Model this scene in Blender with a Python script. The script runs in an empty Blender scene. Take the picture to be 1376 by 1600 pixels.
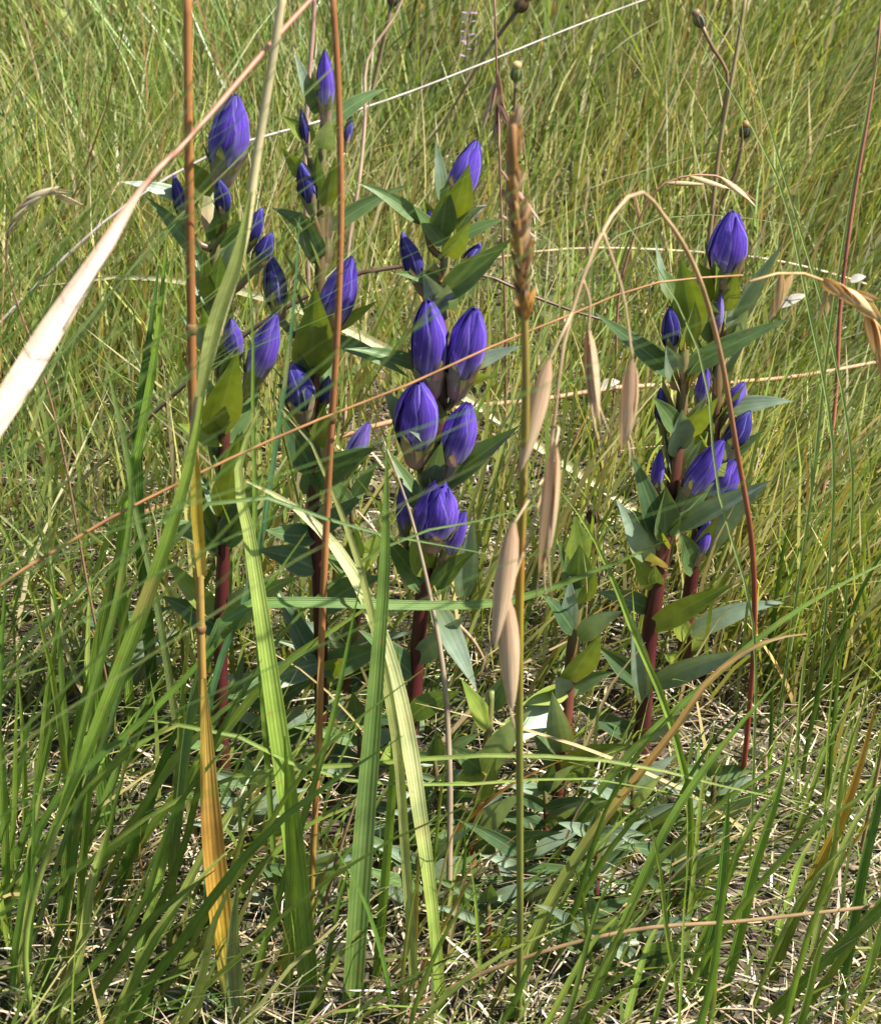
import bpy, math, random
import numpy as np
from mathutils import Vector, Matrix, Quaternion
R = math.radians
random.seed(11); rng = np.random.default_rng(11)
S = bpy.context.scene
C = S.collection
# ---------------------------------------------------------------- camera
H, PITCH, HALF = 0.55, R(35), R(18)
TT = math.tan(HALF)
cam_d = bpy.data.cameras.new('camera'); cam = bpy.data.objects.new('camera', cam_d); C.objects.link(cam)
cam.location = (0, 0, H); cam.rotation_euler = (R(90) - PITCH, 0, 0)
cam_d.sensor_fit = 'VERTICAL'; cam_d.sensor_height = 24; cam_d.lens = 12 / TT
cam_d.clip_start = 0.01; cam_d.clip_end = 500
cam_d.dof.use_dof = True; cam_d.dof.focus_distance = 0.74; cam_d.dof.aperture_fstop = 19
S.camera = cam
# ---------------------------------------------------------------- light
SUN_EL, SUN_AZ = R(55), R(100)          # azimuth clockwise from +Y (away from the camera) towards +X
sd = Vector((math.cos(SUN_EL) * math.sin(SUN_AZ), math.cos(SUN_EL) * math.cos(SUN_AZ), math.sin(SUN_EL)))
w = bpy.data.worlds.new('World'); S.world = w; w.use_nodes = True
nt = w.node_tree; bg = nt.nodes['Background']
sky = nt.nodes.new('ShaderNodeTexSky'); sky.sky_type = 'NISHITA'; sky.sun_disc = False
sky.sun_elevation = SUN_EL; sky.sun_rotation = SUN_AZ
nt.links.new(sky.outputs[0], bg.inputs[0]); bg.inputs[1].default_value = 0.07
sl = bpy.data.lights.new('sun', 'SUN'); sl.energy = 5.0; sl.angle = R(0.55); sl.color = (1, 0.95, 0.86)
so = bpy.data.objects.new('sun', sl); C.objects.link(so); so.location = sd * 5
so.rotation_euler = sd.to_track_quat('Z', 'Y').to_euler()
S.view_settings.view_transform = 'Standard'; S.view_settings.look = 'None'
S.view_settings.gamma = 1; S.view_settings.exposure = 1.3; S.view_settings.use_curve_mapping = False
S.render.engine = 'CYCLES'
S.cycles.max_bounces = 4; S.cycles.diffuse_bounces = 2; S.cycles.glossy_bounces = 1; S.cycles.transmission_bounces = 3; S.cycles.caustics_reflective = False; S.cycles.caustics_refractive = False

# ---------------------------------------------------------------- helpers
def ray(px, py):
    sx = (px - 688) / 800 * TT; sy = (800 - py) / 800 * TT
    return Vector((sx, math.cos(PITCH) + sy * math.sin(PITCH), -math.sin(PITCH) + sy * math.cos(PITCH)))
def at(px, py, Y):
    """a point of the place, Y metres in front of the photographer"""
    d = ray(px, py); return Vector((0, 0, H)) + d * (Y / d.y)
def groundY(px, py):
    d = ray(px, py); return H / -d.z * d.y
def mpp(p):                      # metres per photo pixel at a point
    return max((p.y * math.cos(PITCH) + (H - p.z) * math.sin(PITCH)), .1) * TT / 800
def tag(o, label=None, cat=None, group=None, kind=None):
    if label: o['label'] = label
    if cat: o['category'] = cat
    if group: o['group'] = group
    if kind: o['kind'] = kind
    return o
def link(name, me, parent=None):
    o = bpy.data.objects.new(name, me); C.objects.link(o)
    if parent: o.parent = parent
    return o
def empty(name, loc):
    o = bpy.data.objects.new(name, None); C.objects.link(o); o.location = loc; o.empty_display_size = .01
    return o
def mesh(name, vs, fs, mat, cols=None, uvs=None, smooth=True):
    me = bpy.data.meshes.new(name); me.from_pydata([tuple(v) for v in vs], [], fs)
    if mat: me.materials.append(mat)
    if smooth: me.polygons.foreach_set('use_smooth', [True] * len(me.polygons))
    if cols is not None:
        a = me.color_attributes.new('Col', 'FLOAT_COLOR', 'POINT')
        a.data.foreach_set('color', np.c_[np.asarray(cols, dtype=np.float32), np.ones(len(vs), np.float32)].ravel())
    if uvs is not None:
        uv = me.uv_layers.new(name='UV'); li = np.zeros(len(me.loops), np.int32); me.loops.foreach_get('vertex_index', li)
        uv.data.foreach_set('uv', np.asarray(uvs, dtype=np.float32)[li].ravel())
    me.update(); return me
def grid_faces(nr, nc, close=False):
    f = []
    for i in range(nr - 1):
        for j in range(nc if close else nc - 1):
            k = (j + 1) % nc; f.append((i * nc + j, i * nc + k, (i + 1) * nc + k, (i + 1) * nc + j))
    return f
def spline(P, n):
    """smooth curve through unevenly spaced points, n samples by arc length"""
    P = [Vector(p) for p in P]
    if len(P) == 2: P = [P[0], P[0].lerp(P[1], .5), P[1]]
    d = [max((b - a).length, 1e-6) for a, b in zip(P, P[1:])]; out = []
    v = [(b - a) / h for a, b, h in zip(P, P[1:], d)]
    m = [v[0]] + [(v[i - 1] * d[i] + v[i] * d[i - 1]) / (d[i] + d[i - 1]) for i in range(1, len(P) - 1)] + [v[-1]]
    for i in range(len(P) - 1):
        for k in range(10):
            t = k / 10; h = d[i]
            out.append(P[i] * (2 * t ** 3 - 3 * t * t + 1) + m[i] * (h * (t ** 3 - 2 * t * t + t)) + P[i + 1] * (3 * t * t - 2 * t ** 3) + m[i + 1] * (h * (t ** 3 - t * t)))
    out.append(P[-1])
    L = [0]
    for i in range(1, len(out)): L.append(L[-1] + (out[i] - out[i - 1]).length)
    res = []; j = 0
    for k in range(n):
        s = L[-1] * k / (n - 1)
        while j < len(L) - 2 and L[j + 1] < s: j += 1
        t = (s - L[j]) / max(L[j + 1] - L[j], 1e-9); res.append(out[j].lerp(out[j + 1], min(max(t, 0), 1)))
    return res
def tangents(P):
    return [(P[min(i + 1, len(P) - 1)] - P[max(i - 1, 0)]).normalized() for i in range(len(P))]
def ramp(stops, t):
    if t <= stops[0][0]: return np.array(stops[0][1])
    for (a, ca), (b, cb) in zip(stops, stops[1:]):
        if t <= b:
            k = (t - a) / max(b - a, 1e-6); return np.array(ca) * (1 - k) + np.array(cb) * k
    return np.array(stops[-1][1])
def val(x, t):
    if isinstance(x, (int, float)): return x
    n = len(x) - 1; i = min(int(t * n), n - 1); k = t * n - i
    return x[i] * (1 - k) + x[i + 1] * k
def stops_of(cols):
    return cols if isinstance(cols[0], tuple) and len(cols[0]) == 2 else [(i / max(len(cols) - 1, 1), c) for i, c in enumerate(cols)]
def tube(name, P, rad, mat, cols=None, ns=7, n=None):
    """P: centre line points, rad: list/number in metres"""
    n = n or max(6, len(P) * 4); Q = spline(P, n); T = tangents(Q)
    ref = Vector((0.3, -1, .1)).normalized(); vs, cs, uv = [], [], []
    st = stops_of(cols) if cols else None
    for i, (p, t) in enumerate(zip(Q, T)):
        a = ref - t * ref.dot(t); a.normalize(); b = t.cross(a); ref = a
        s = i / (n - 1); r = val(rad, s)
        for k in range(ns):
            th = 2 * math.pi * k / ns; vs.append(p + (a * math.cos(th) + b * math.sin(th)) * r)
            uv.append((k / ns, s))
            if st: cs.append(ramp(st, s))
    f = grid_faces(n, ns, True); f.append(tuple(range(ns - 1, -1, -1))); f.append(tuple(range((n - 1) * ns, n * ns)))
    return mesh(name, vs, f, mat, cs if st else None, uv)
def strip(name, P, wid, mat, cols, n=14, fold=.25, face=None, roll=0, twist=0, curl=0, org=Vector((0, 0, 0))):
    """a folded leaf blade along P, wid in metres over its length"""
    Q = spline(P, n); T = tangents(Q); st = stops_of(cols); vs, cs, uv = [], [], []
    for i, (p, t) in enumerate(zip(Q, T)):
        s = i / (n - 1)
        N = Vector(face) if face is not None else (Vector((0, 0, H)) - org - p)
        N = N - t * N.dot(t)
        if N.length < 1e-5: N = Vector((1, 0, 0)) - t * t.x
        N.normalize(); N = Quaternion(t, roll + twist * s) @ N; B = t.cross(N)
        h = val(wid, s) / 2
        for u in (-1, -.5, 0, .5, 1):
            vs.append(p + B * (u * h) + N * (h * (fold * abs(u) - fold * .5 - curl * u * u)))
            cs.append(ramp(st, s)); uv.append((u * .5 + .5, s))
    return mesh(name, vs, grid_faces(n, 5), mat, cs, uv)
def to_ground(P, spread=.25):
    """carry the first point on, along its own direction, down into the soil"""
    P = [Vector(p) for p in P]; p = P[0]
    if p.z > -.004:
        d = (P[0] - P[1]).normalized(); hz = Vector((d.x, d.y, 0)) * max(p.z, 0) * spread / max(.25, abs(d.z))
        cap = .12 if spread < .55 else .3
        if hz.length > cap: hz = hz.normalized() * cap
        mid = p + hz * .6 + Vector((0, 0, -p.z * (.5 if spread < .55 else .42)))
        end = Vector((p.x + hz.x, p.y + hz.y, -.006))
        P = [end] + ([mid] if p.z > .03 and spread < .55 else []) + P
    return P
def pixpath(pix, Y0, Y1):
    """base to tip; depth runs from Y0 to Y1"""
    L = [0]
    for a, b in zip(pix, pix[1:]): L.append(L[-1] + math.hypot(a[0] - b[0], a[1] - b[1]))
    out = []
    for p, l in zip(pix, L):
        Y = p[2] if len(p) > 2 else Y0 + (Y1 - Y0) * l / L[-1]
        out.append(at(p[0], p[1], Y))
    return out

# ---------------------------------------------------------------- materials
def nodes(name):
    m = bpy.data.materials.new(name); m.use_nodes = True; t = m.node_tree
    return m, t, t.nodes['Principled BSDF'], t.nodes['Material Output'], t.nodes.new, t.links.new
def mixc(t, a, b, fac, mode='MIX'):
    n = t.nodes.new('ShaderNodeMix'); n.data_type = 'RGBA'; n.blend_type = mode
    for s, v in ((0, fac), (6, a), (7, b)):
        if hasattr(v, 'is_output') or isinstance(v, bpy.types.NodeSocket): t.links.new(v, n.inputs[s])
        elif s == 0: n.inputs[0].default_value = v
        else: n.inputs[s].default_value = (*v, 1)
    return n.outputs[2]
def rampn(t, fac, stops):
    n = t.nodes.new('ShaderNodeValToRGB'); e = n.color_ramp.elements
    while len(e) < len(stops): e.new(.5)
    for x, (p, c) in zip(e, stops): x.position = p; x.color = (*c, 1)
    t.links.new(fac, n.inputs[0]); return n.outputs[0]
def noise(t, scale, vec=None, detail=3, sc=None):
    n = t.nodes.new('ShaderNodeTexNoise'); n.inputs['Scale'].default_value = scale; n.inputs['Detail'].default_value = detail
    if vec is not None:
        if sc:
            mp = t.nodes.new('ShaderNodeMapping'); mp.inputs['Scale'].default_value = sc; t.links.new(vec, mp.inputs[0]); vec = mp.outputs[0]
        t.links.new(vec, n.inputs['Vector'])
    return n.outputs['Fac']
def math_(t, op, a, b=0.):
    n = t.nodes.new('ShaderNodeMath'); n.operation = op
    for i, v in enumerate((a, b)):
        if isinstance(v, bpy.types.NodeSocket): t.links.new(v, n.inputs[i])
        else: n.inputs[i].default_value = v
    return n.outputs[0]
def foliage(name, col, trans=.35, tcol=(1.5, 1.5, .5), rough=.42, spec=.5, bump=None):
    """diffuse + see-through light of a thin leaf. col: function(t) -> colour socket"""
    m, t, p, out, new, ln = nodes(name)
    c = col(t); ln(c, p.inputs['Base Color']); p.inputs['Roughness'].default_value = rough
    p.inputs['Specular IOR Level'].default_value = spec
    tr = new('ShaderNodeBsdfTranslucent'); ln(mixc(t, c, tcol, 1, 'MULTIPLY'), tr.inputs[0])
    ms = new('ShaderNodeMixShader'); ms.inputs[0].default_value = trans
    ln(p.outputs[0], ms.inputs[1]); ln(tr.outputs[0], ms.inputs[2]); ln(ms.outputs[0], out.inputs[0])
    if bump:
        b = new('ShaderNodeBump'); b.inputs['Strength'].default_value = bump[1]; b.inputs['Distance'].default_value = .0004
        ln(bump[0](t), b.inputs['Height']); ln(b.outputs[0], p.inputs['Normal']); ln(b.outputs[0], tr.inputs['Normal'])
    return m
def attr(t):
    n = t.nodes.new('ShaderNodeAttribute'); n.attribute_name = 'Col'; return n.outputs['Color']
def uvn(t): return t.nodes.new('ShaderNodeTexCoord').outputs['UV']
def obn(t): return t.nodes.new('ShaderNodeTexCoord').outputs['Object']
def veins(t, k=34.):
    s = t.nodes.new('ShaderNodeSeparateXYZ'); t.links.new(uvn(t), s.inputs[0])
    return math_(t, 'ADD', math_(t, 'MULTIPLY', math_(t, 'SINE', math_(t, 'MULTIPLY', s.outputs[0], k)), .5), .5)
def blade_col(t):
    c = attr(t); v = noise(t, 60, obn(t), 4)
    c = mixc(t, c, rampn(t, v, [(.3, (.62, .66, .55)), (.7, (1.3, 1.25, 1.15))]), .75, 'MULTIPLY')
    c = mixc(t, c, rampn(t, veins(t), [(0, (.72, .76, .7)), (1, (1.18, 1.15, 1.1))]), .6, 'MULTIPLY')
    s_ = t.nodes.new('ShaderNodeSeparateXYZ'); t.links.new(uvn(t), s_.inputs[0])
    md = rampn(t, math_(t, 'ABSOLUTE', math_(t, 'SUBTRACT', s_.outputs[0], .5)), [(0, (1.5, 1.45, 1.6)), (.05, (1.3, 1.3, 1.3)), (.1, (1, 1, 1))])
    c = mixc(t, c, md, .8, 'MULTIPLY')
    c = mixc(t, c, (.40, .30, .10), rampn(t, noise(t, 38, obn(t), 5), [(.62, (0, 0, 0)), (.74, (.6, .6, .6))]))
    sp = noise(t, 260, obn(t), 2)
    return mixc(t, c, (.30, .16, .05), math_(t, 'MULTIPLY', rampn(t, sp, [(.66, (0, 0, 0)), (.74, (1, 1, 1))]), .5))
M = {}
M['turf'] = foliage('meadow_grass', attr, .34, (1.35, 1.4, .55), .36, .55)
M['blade'] = foliage('grass_blade', blade_col, .3, (1.35, 1.4, .5), .4, .5, (veins, .35))
def dry_col(t):
    c = attr(t); v = noise(t, 90, obn(t), 4, (1, 1, .2))
    return mixc(t, c, rampn(t, v, [(.3, (.6, .56, .52)), (.7, (1.3, 1.28, 1.25))]), .8, 'MULTIPLY')
def plain():
    m, t, p, out, new, ln = nodes('straw'); ln(attr(t), p.inputs['Base Color']); p.inputs['Roughness'].default_value = .38; p.inputs['Specular IOR Level'].default_value = .6
    return m
M['litter'] = plain()
M['dry'] = foliage('dry_stalk', dry_col, .08, (1.2, 1.1, .8), .45, .45)
def leaf_col(t):
    s = t.nodes.new('ShaderNodeSeparateXYZ'); t.links.new(uvn(t), s.inputs[0])
    d = math_(t, 'ABSOLUTE', math_(t, 'SUBTRACT', s.outputs[0], .5))
    c = mixc(t, attr(t), rampn(t, noise(t, 140, obn(t), 4), [(.3, (.7, .74, .7)), (.72, (1.25, 1.2, 1.2))]), .8, 'MULTIPLY')
    c = mixc(t, c, (.24, .17, .06), rampn(t, noise(t, 75, obn(t), 5), [(.64, (0, 0, 0)), (.72, (.75, .75, .75))]))
    c = mixc(t, c, (.30, .28, .10), math_(t, 'MULTIPLY', rampn(t, d, [(.42, (0, 0, 0)), (.5, (1, 1, 1))]), .45))
    rib = rampn(t, d, [(0, (1, 1, 1)), (.035, (.9, .9, .9)), (.06, (0, 0, 0)), (.2, (0, 0, 0)), (.225, (.45, .45, .45)), (.25, (0, 0, 0))])
    return mixc(t, c, (.26, .34, .13), math_(t, 'MULTIPLY', rib, .35))
def leaf_h(t):
    s = t.nodes.new('ShaderNodeSeparateXYZ'); t.links.new(uvn(t), s.inputs[0])
    return math_(t, 'ADD', noise(t, 300, obn(t), 3), math_(t, 'ABSOLUTE', math_(t, 'SINE', math_(t, 'MULTIPLY', s.outputs[0], 12.57))))
M['leaf'] = foliage('gentian_leaf', leaf_col, .26, (1.6, 1.5, .42), .44, .55, (leaf_h, .14))
def petal(name, stops, tr):
    def col(t):
        s = t.nodes.new('ShaderNodeSeparateXYZ'); t.links.new(uvn(t), s.inputs[0])
        c = rampn(t, s.outputs[1], stops)
        st = noise(t, 1, uvn(t), 4, (16, 1.3, 1))
        c = mixc(t, c, rampn(t, st, [(.3, (.4, .4, .55)), (.7, (1.75, 1.8, 1.3))]), .9, 'MULTIPLY')
        oi = t.nodes.new('ShaderNodeObjectInfo'); c = mixc(t, c, rampn(t, oi.outputs['Random'], [(0, (.62, .6, .72)), (.5, (1, 1, 1)), (1, (1.35, 1.4, 1.2))]), 1, 'MULTIPLY')
        c = mixc(t, c, (.16, .09, .16), rampn(t, noise(t, 1, uvn(t), 5, (5, 9, 1)), [(.62, (0, 0, 0)), (.74, (.6, .6, .6))]))
        d = math_(t, 'ABSOLUTE', math_(t, 'SUBTRACT', s.outputs[0], .5))
        edge = rampn(t, d, [(0, (0, 0, 0)), (.40, (0, 0, 0)), (.5, (1, 1, 1))])
        return mixc(t, c, (.42, .36, .78), math_(t, 'MULTIPLY', edge, .55))
    def hh(t): return noise(t, 1, uvn(t), 3, (22, 2, 1))
    return foliage(name, col, tr, (1.2, 1.0, 1.3), .48, .35, (hh, .5))
M['petal'] = petal('gentian_petal', [(0, (.46, .46, .42)), (.22, (.36, .30, .56)), (.48, (.14, .075, .53)), (.8, (.12, .06, .52)), (1, (.06, .04, .32))], .18)
M['petal_navy'] = petal('navy_petal', [(0, (.16, .18, .13)), (.2, (.04, .04, .13)), (.5, (.028, .02, .17)), (.85, (.03, .022, .20)), (1, (.09, .08, .42))], .06)  # navy petals, darker than the violet ones and lighter at the tip
M['petal_pale'] = petal('faded_petal', [(0, (.45, .38, .45)), (.4, (.30, .22, .62)), (1, (.16, .10, .50))], .2)
def cal_col(t):
    s = t.nodes.new('ShaderNodeSeparateXYZ'); t.links.new(uvn(t), s.inputs[0])
    oi = t.nodes.new('ShaderNodeObjectInfo')
    a = rampn(t, s.outputs[1], [(0, (.26, .15, .11)), (.45, (.29, .27, .13)), (1, (.17, .23, .07))])
    b = rampn(t, s.outputs[1], [(0, (.52, .17, .19)), (.6, (.52, .30, .25)), (1, (.24, .25, .10))])
    c = mixc(t, a, b, rampn(t, oi.outputs['Random'], [(.4, (0, 0, 0)), (.8, (1, 1, 1))]))
    st = noise(t, 1, uvn(t), 3, (20, 1.5, 1))
    return mixc(t, c, rampn(t, st, [(.3, (.65, .6, .6)), (.7, (1.35, 1.35, 1.3))]), .8, 'MULTIPLY')
M['calyx'] = foliage('gentian_calyx', cal_col, .22, (1.4, 1.3, .6), .42, .5)
M['stem'] = foliage('gentian_stem', dry_col, .05, (1.3, .8, .6), .38, .5)
M['spikelet'] = foliage('dry_spikelet', lambda t: mixc(t, attr(t), rampn(t, noise(t, 1, uvn(t), 4, (26, 2, 1)), [(.3, (.5, .42, .40)), (.7, (1.35, 1.35, 1.35))]), .8, 'MULTIPLY'), .22, (1.25, 1.05, .7), .5, .4)
def soil_mat():
    m, t, p, out, new, ln = nodes('soil'); o = obn(t)
    c = rampn(t, noise(t, 45, o, 8), [(.32, (.02, .014, .010)), (.52, (.06, .042, .028)), (.72, (.16, .12, .08))])
    far = noise(t, 6, o, 6); c = mixc(t, c, rampn(t, noise(t, 160, o, 5), [(.35, (.03, .04, .012)), (.7, (.11, .11, .04))]), rampn(t, far, [(.4, (0, 0, 0)), (.6, (1, 1, 1))]))
    ln(c, p.inputs['Base Color']); p.inputs['Roughness'].default_value = .9
    b = new('ShaderNodeBump'); b.inputs['Distance'].default_value = .006; b.inputs['Strength'].default_value = .9
    ln(noise(t, 120, o, 8), b.inputs['Height']); ln(b.outputs[0], p.inputs['Normal']); return m
M['soil'] = soil_mat()

# colours (linear reflectance)
GRN, GRN2, LIME, BLUEG, PALEG = (.10, .19, .025), (.13, .21, .03), (.22, .31, .045), (.10, .19, .06), (.36, .42, .16)
STRAW, BROWN, ORANGE, YEL, REDB, PINK, GREYT = (.50, .40, .22), (.26, .14, .06), (.36, .16, .045), (.52, .34, .06), (.22, .04, .025), (.52, .25, .18), (.42, .36, .29)

# ---------------------------------------------------------------- ground
def ground():
    xs = np.concatenate([np.linspace(-60, -3, 9)[:-1], np.linspace(-3, 3, 121), np.linspace(3, 60, 9)[1:]])
    ys = np.concatenate([np.linspace(-60, -1, 8)[:-1], np.linspace(-1, 5, 121), np.linspace(5, 60, 9)[1:]])
    X, Y = np.meshgrid(xs, ys)
    Z = .004 * (np.sin(X * 31 + 1) * np.sin(Y * 27) + np.sin(X * 13 + Y * 17)) * (abs(X) < 3) - .006
    vs = np.c_[X.ravel(), Y.ravel(), Z.ravel()]
    o = link('ground', mesh('ground', vs, grid_faces(len(ys), len(xs)), M['soil']))
    tag(o, 'dry brown soil and moss under the meadow grass', 'ground', kind='structure')
ground()

# ---------------------------------------------------------------- turf: grass nobody could count
def fbm(x, y, f, seed):
    r = np.random.default_rng(seed); v = np.zeros_like(x)
    for k in range(7):
        a = r.uniform(0, 6.28); ff = f * r.uniform(.5, 2.2)
        v += np.sin((x * math.cos(a) + y * math.sin(a)) * ff + r.uniform(0, 6.28))
    return v / 7 * 1.6
def grass(name, x, y, z0, h, lx, ly, wid, cb, ct, label, cat, lev=5, droop=None, tagkind='stuff', roll=None, parent=None, mat='turf'):
    """all arrays of length N; lx, ly = how far the tip leans, in blade heights"""
    N = len(x); s = np.linspace(0, 1, lev); az = rng.uniform(0, 2 * math.pi, N) if roll is None else roll
    bx, by = np.cos(az), np.sin(az); P = np.zeros((N, 2 * lev - 1, 3), np.float32); Col = np.ones((N, 2 * lev - 1, 4), np.float32)
    dr = np.zeros(N) if droop is None else droop
    ph = rng.uniform(0, 6.28, N); wob = rng.normal(0, .03, N)
    for i, t in enumerate(s):
        k = .55 * t + .45 * t ** 2.2
        cx = x + lx * h * k + wob * h * np.sin(t * 5 + ph); cy = y + ly * h * k + wob * h * np.cos(t * 4 + ph)
        cz = z0 + h * (t - .32 * (lx ** 2 + ly ** 2).clip(0, 1.6) * t ** 2 - dr * t ** 3)
        ww = wid * .5 * (1 - t ** 1.8) * (.75 + .5 * t)
        col = cb * (1 - t) + ct * t
        for q, sg in enumerate((-1, 1) if i < lev - 1 else (0,)):
            P[:, 2 * i + q, 0] = cx + sg * ww * bx; P[:, 2 * i + q, 1] = cy + sg * ww * by; P[:, 2 * i + q, 2] = cz
            Col[:, 2 * i + q, :3] = col
    nv = 2 * lev - 1
    quads = [(2 * i, 2 * i + 1, 2 * i + 3, 2 * i + 2) for i in range(lev - 2)]; tri = (2 * lev - 4, 2 * lev - 3, 2 * lev - 2)
    off = (np.arange(N) * nv)[:, None]
    per = np.array([v for q in quads for v in q] + list(tri))
    loops = (off + per[None, :]).ravel(); cnt = np.array([4] * (lev - 2) + [3])
    me = bpy.data.meshes.new(name); me.vertices.add(N * nv); me.vertices.foreach_set('co', P.ravel())
    me.loops.add(len(loops)); me.loops.foreach_set('vertex_index', loops.astype(np.int32))
    me.polygons.add(N * len(cnt)); tot = np.tile(cnt, N); st = np.concatenate([[0], np.cumsum(tot)[:-1]])
    me.polygons.foreach_set('loop_start', st.astype(np.int32))
    me.polygons.foreach_set('use_smooth', np.ones(len(tot), bool))
    me.update(calc_edges=True)
    a = me.color_attributes.new('Col', 'FLOAT_COLOR', 'POINT'); a.data.foreach_set('color', Col.ravel())
    me.materials.append(M[mat]); me.validate()
    return tag(link(name, me, parent), label, cat, kind=tagkind)
def pal(N, items):
    """items: (weight, colour); jittered"""
    wts = np.array([i[0] for i in items]); idx = rng.choice(len(items), N, p=wts / wts.sum())
    c = np.array([i[1] for i in items])[idx]
    return c * np.exp(rng.normal(0, .30, (N, 1))) * np.exp(rng.normal(0, .07, (N, 3)))
def scatter(N, x0, x1, y0, y1, keep=None):
    x = rng.uniform(x0, x1, N); y = rng.uniform(y0, y1, N)
    if keep is not None:
        k = rng.uniform(0, 1, N) < keep(x, y); x, y = x[k], y[k]
    return x, y
gpal = [(2.2, (.11, .19, .035)), (3, (.20, .275, .055)), (2.4, (.29, .33, .085)), (1.2, (.42, .38, .16)), (1.5, (.60, .53, .34)), (.4, (.40, .22, .08))]
spal = [(3, (.40, .32, .20)), (.9, (.55, .48, .34)), (2.4, (.28, .20, .115)), (2.4, (.15, .10, .055)), (1, (.33, .30, .25)), (1.2, (.2, .22, .07))]
# background sward, far part and near part
def sward(name, n, y0, y1, hw, hmin, hmax, wmin, wmax, label, keep=None):
    x, y = scatter(n, -1, 1, y0, y1, keep)
    x = x * (hw + .42 * (y - y0)); kk = rng.uniform(0, 1, len(x)) < .72 + .5 * fbm(x, y, 16, 21); x, y = x[kk], y[kk]
    N = len(x); h = rng.uniform(hmin, hmax, N) * (1 + .36 * fbm(x, y, 9, 3))
    ln = .16 + .34 * np.clip((x - .10) / .35, -.2, 1.1) + .22 * fbm(x, y, 7, 5)
    lx = ln + rng.normal(0, .30, N); ly = rng.normal(.0, .28, N)
    cb = pal(N, [(2, (.28, .26, .10)), (2, (.16, .19, .05)), (1, (.42, .35, .2))]); ct = pal(N, gpal)
    hue = fbm(x, y, 6, 8)[:, None]; ct = ct * (1 + hue * np.array([.30, .14, .05]))
    grass(name, x, y, np.full(N, -.006), h, lx, ly, rng.uniform(wmin, wmax, N), cb, ct, label, 'grass', 6)
sward('far_meadow_grass', 29000, 1.35, 3.6, .62, .12, .24, .0022, .0050, 'dense fine green and straw grass of the open meadow behind the flowers')
sward('meadow_grass', 22000, .60, 1.4, .36, .07, .18, .0013, .0036, 'fine upright meadow grass just behind the gentians',
      lambda x, y: np.clip(.24 + .78 * np.clip((y - .70) / .45, 0, 1) + .55 * np.clip((x - .25) / .25, 0, 1), 0, 1))
def culms():
    x, y = scatter(700, -1, 1, .8, 3.2); x = x * (.4 + .42 * (y - .7)); N = len(x)
    grass('dry_culms', x, y, np.full(N, -.006), rng.uniform(.16, .32, N), rng.normal(.25, .3, N), rng.normal(0, .25, N), rng.uniform(.001, .0022, N),
          pal(N, [(1, (.4, .3, .16)), (1, (.34, .2, .1))]), pal(N, [(2, (.55, .44, .26)), (1, (.42, .25, .14)), (.6, (.36, .16, .1))]), 'thin tan and reddish dry culms standing through the meadow grass', 'dry grass', 7)
culms()
def beyond():
    x, y = scatter(16000, -1, 1, 3.5, 12); x = x * (1.2 + .6 * y); N = len(x)
    grass('distant_meadow_grass', x, y, np.full(N, -.006), rng.uniform(.16, .32, N), .4 + rng.normal(0, .25, N), rng.normal(0, .25, N),
          rng.uniform(.004, .009, N), pal(N, [(1, (.2, .2, .06))]), pal(N, gpal), 'coarse meadow grass far beyond the flowers', 'grass', 4, mat='litter')
beyond()
def front():
    # short turf in front: lower than the flowers, taller at the left
    x, y = scatter(2700, -.42, .42, .30, .72); N = len(x)
    left = np.clip((-x - .05) / .12, 0, 1)
    right = np.clip((x - .14) / .1, 0, 1)
    h = rng.uniform(.025, .085, N) * (1 + .5 * left + .6 * right)
    lx = .55 + rng.normal(0, .38, N); ly = rng.normal(.1, .35, N)
    grass('foreground_turf', x, y, np.full(N, -.006), h, lx, ly, rng.uniform(.0012, .0032, N),
          pal(N, [(1, (.22, .22, .06)), (1, (.14, .18, .04))]),
          pal(N, [(3, (.10, .18, .03)), (3, (.16, .24, .04)), (2, (.24, .29, .07)), (.8, (.45, .36, .17)), (.3, (.36, .18, .05))]),
          'short tangled green grass around the feet of the gentians', 'grass', 6)
front()
def thatch():
    n = 38000
    x = rng.uniform(-1, 1, n); y = .25 + 1.6 * rng.uniform(0, 1, n) ** 1.6; x *= .36 + .3 * (y - .25)
    L = rng.uniform(.014, .07, n); a = rng.uniform(0, 6.28, n)
    flat = rng.uniform(1.0, 3.4, n)
    h = L * rng.uniform(.12, .5, n)
    grass('straw_litter', x, y, rng.uniform(-.004, .014, n), h, np.cos(a) * flat, np.sin(a) * flat * .8, rng.uniform(.0006, .0019, n),
          pal(n, spal), pal(n, spal), 'pale dry straw and dead grass lying on the soil', 'dead grass', 4, mat='litter')
thatch()

# ---------------------------------------------------------------- gentians
def petal_mesh(name, k, fat, openness, mat, nr=10, nc=5):
    vs, uv = [], []; jr, jl, jt, jw = random.gauss(0, .045), random.uniform(-.07, .0), random.gauss(0, .08), random.uniform(.9, 1.12)
    ph = random.uniform(0, 6)
    for i in range(nr):
        s = i / (nr - 1); t = .10 + (.90 + jl) * s
        r = .5 * prof(t, fat) * (1 + jr * math.sin(3.1 * s)); r += openness * .16 * max(0, (s - .55)) ** 1.5 * 2
        wd = R(36) * jw * (1.42 if s < .6 else 1.42 * (1 - ((s - .6) / .4) ** 1.7)) + R(2)
        for j in range(nc):
            u = j / (nc - 1) * 2 - 1
            th = 2 * math.pi * k / 5 + .55 * s + jt * s + u * wd
            rr = r * (1 + .12 * u + .07 * (1 - abs(u)) + .05 * math.cos(3.1 * u) * s + .025 * math.sin(5 * s + ph + 2 * u)) + .006 * (1 - s)
            vs.append((rr * math.cos(th), rr * math.sin(th), t + .035 * openness * s * (1 - abs(u)))); uv.append((u * .5 + .5, s))
    return mesh(name, vs, grid_faces(nr, nc), mat, None, uv)
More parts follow.
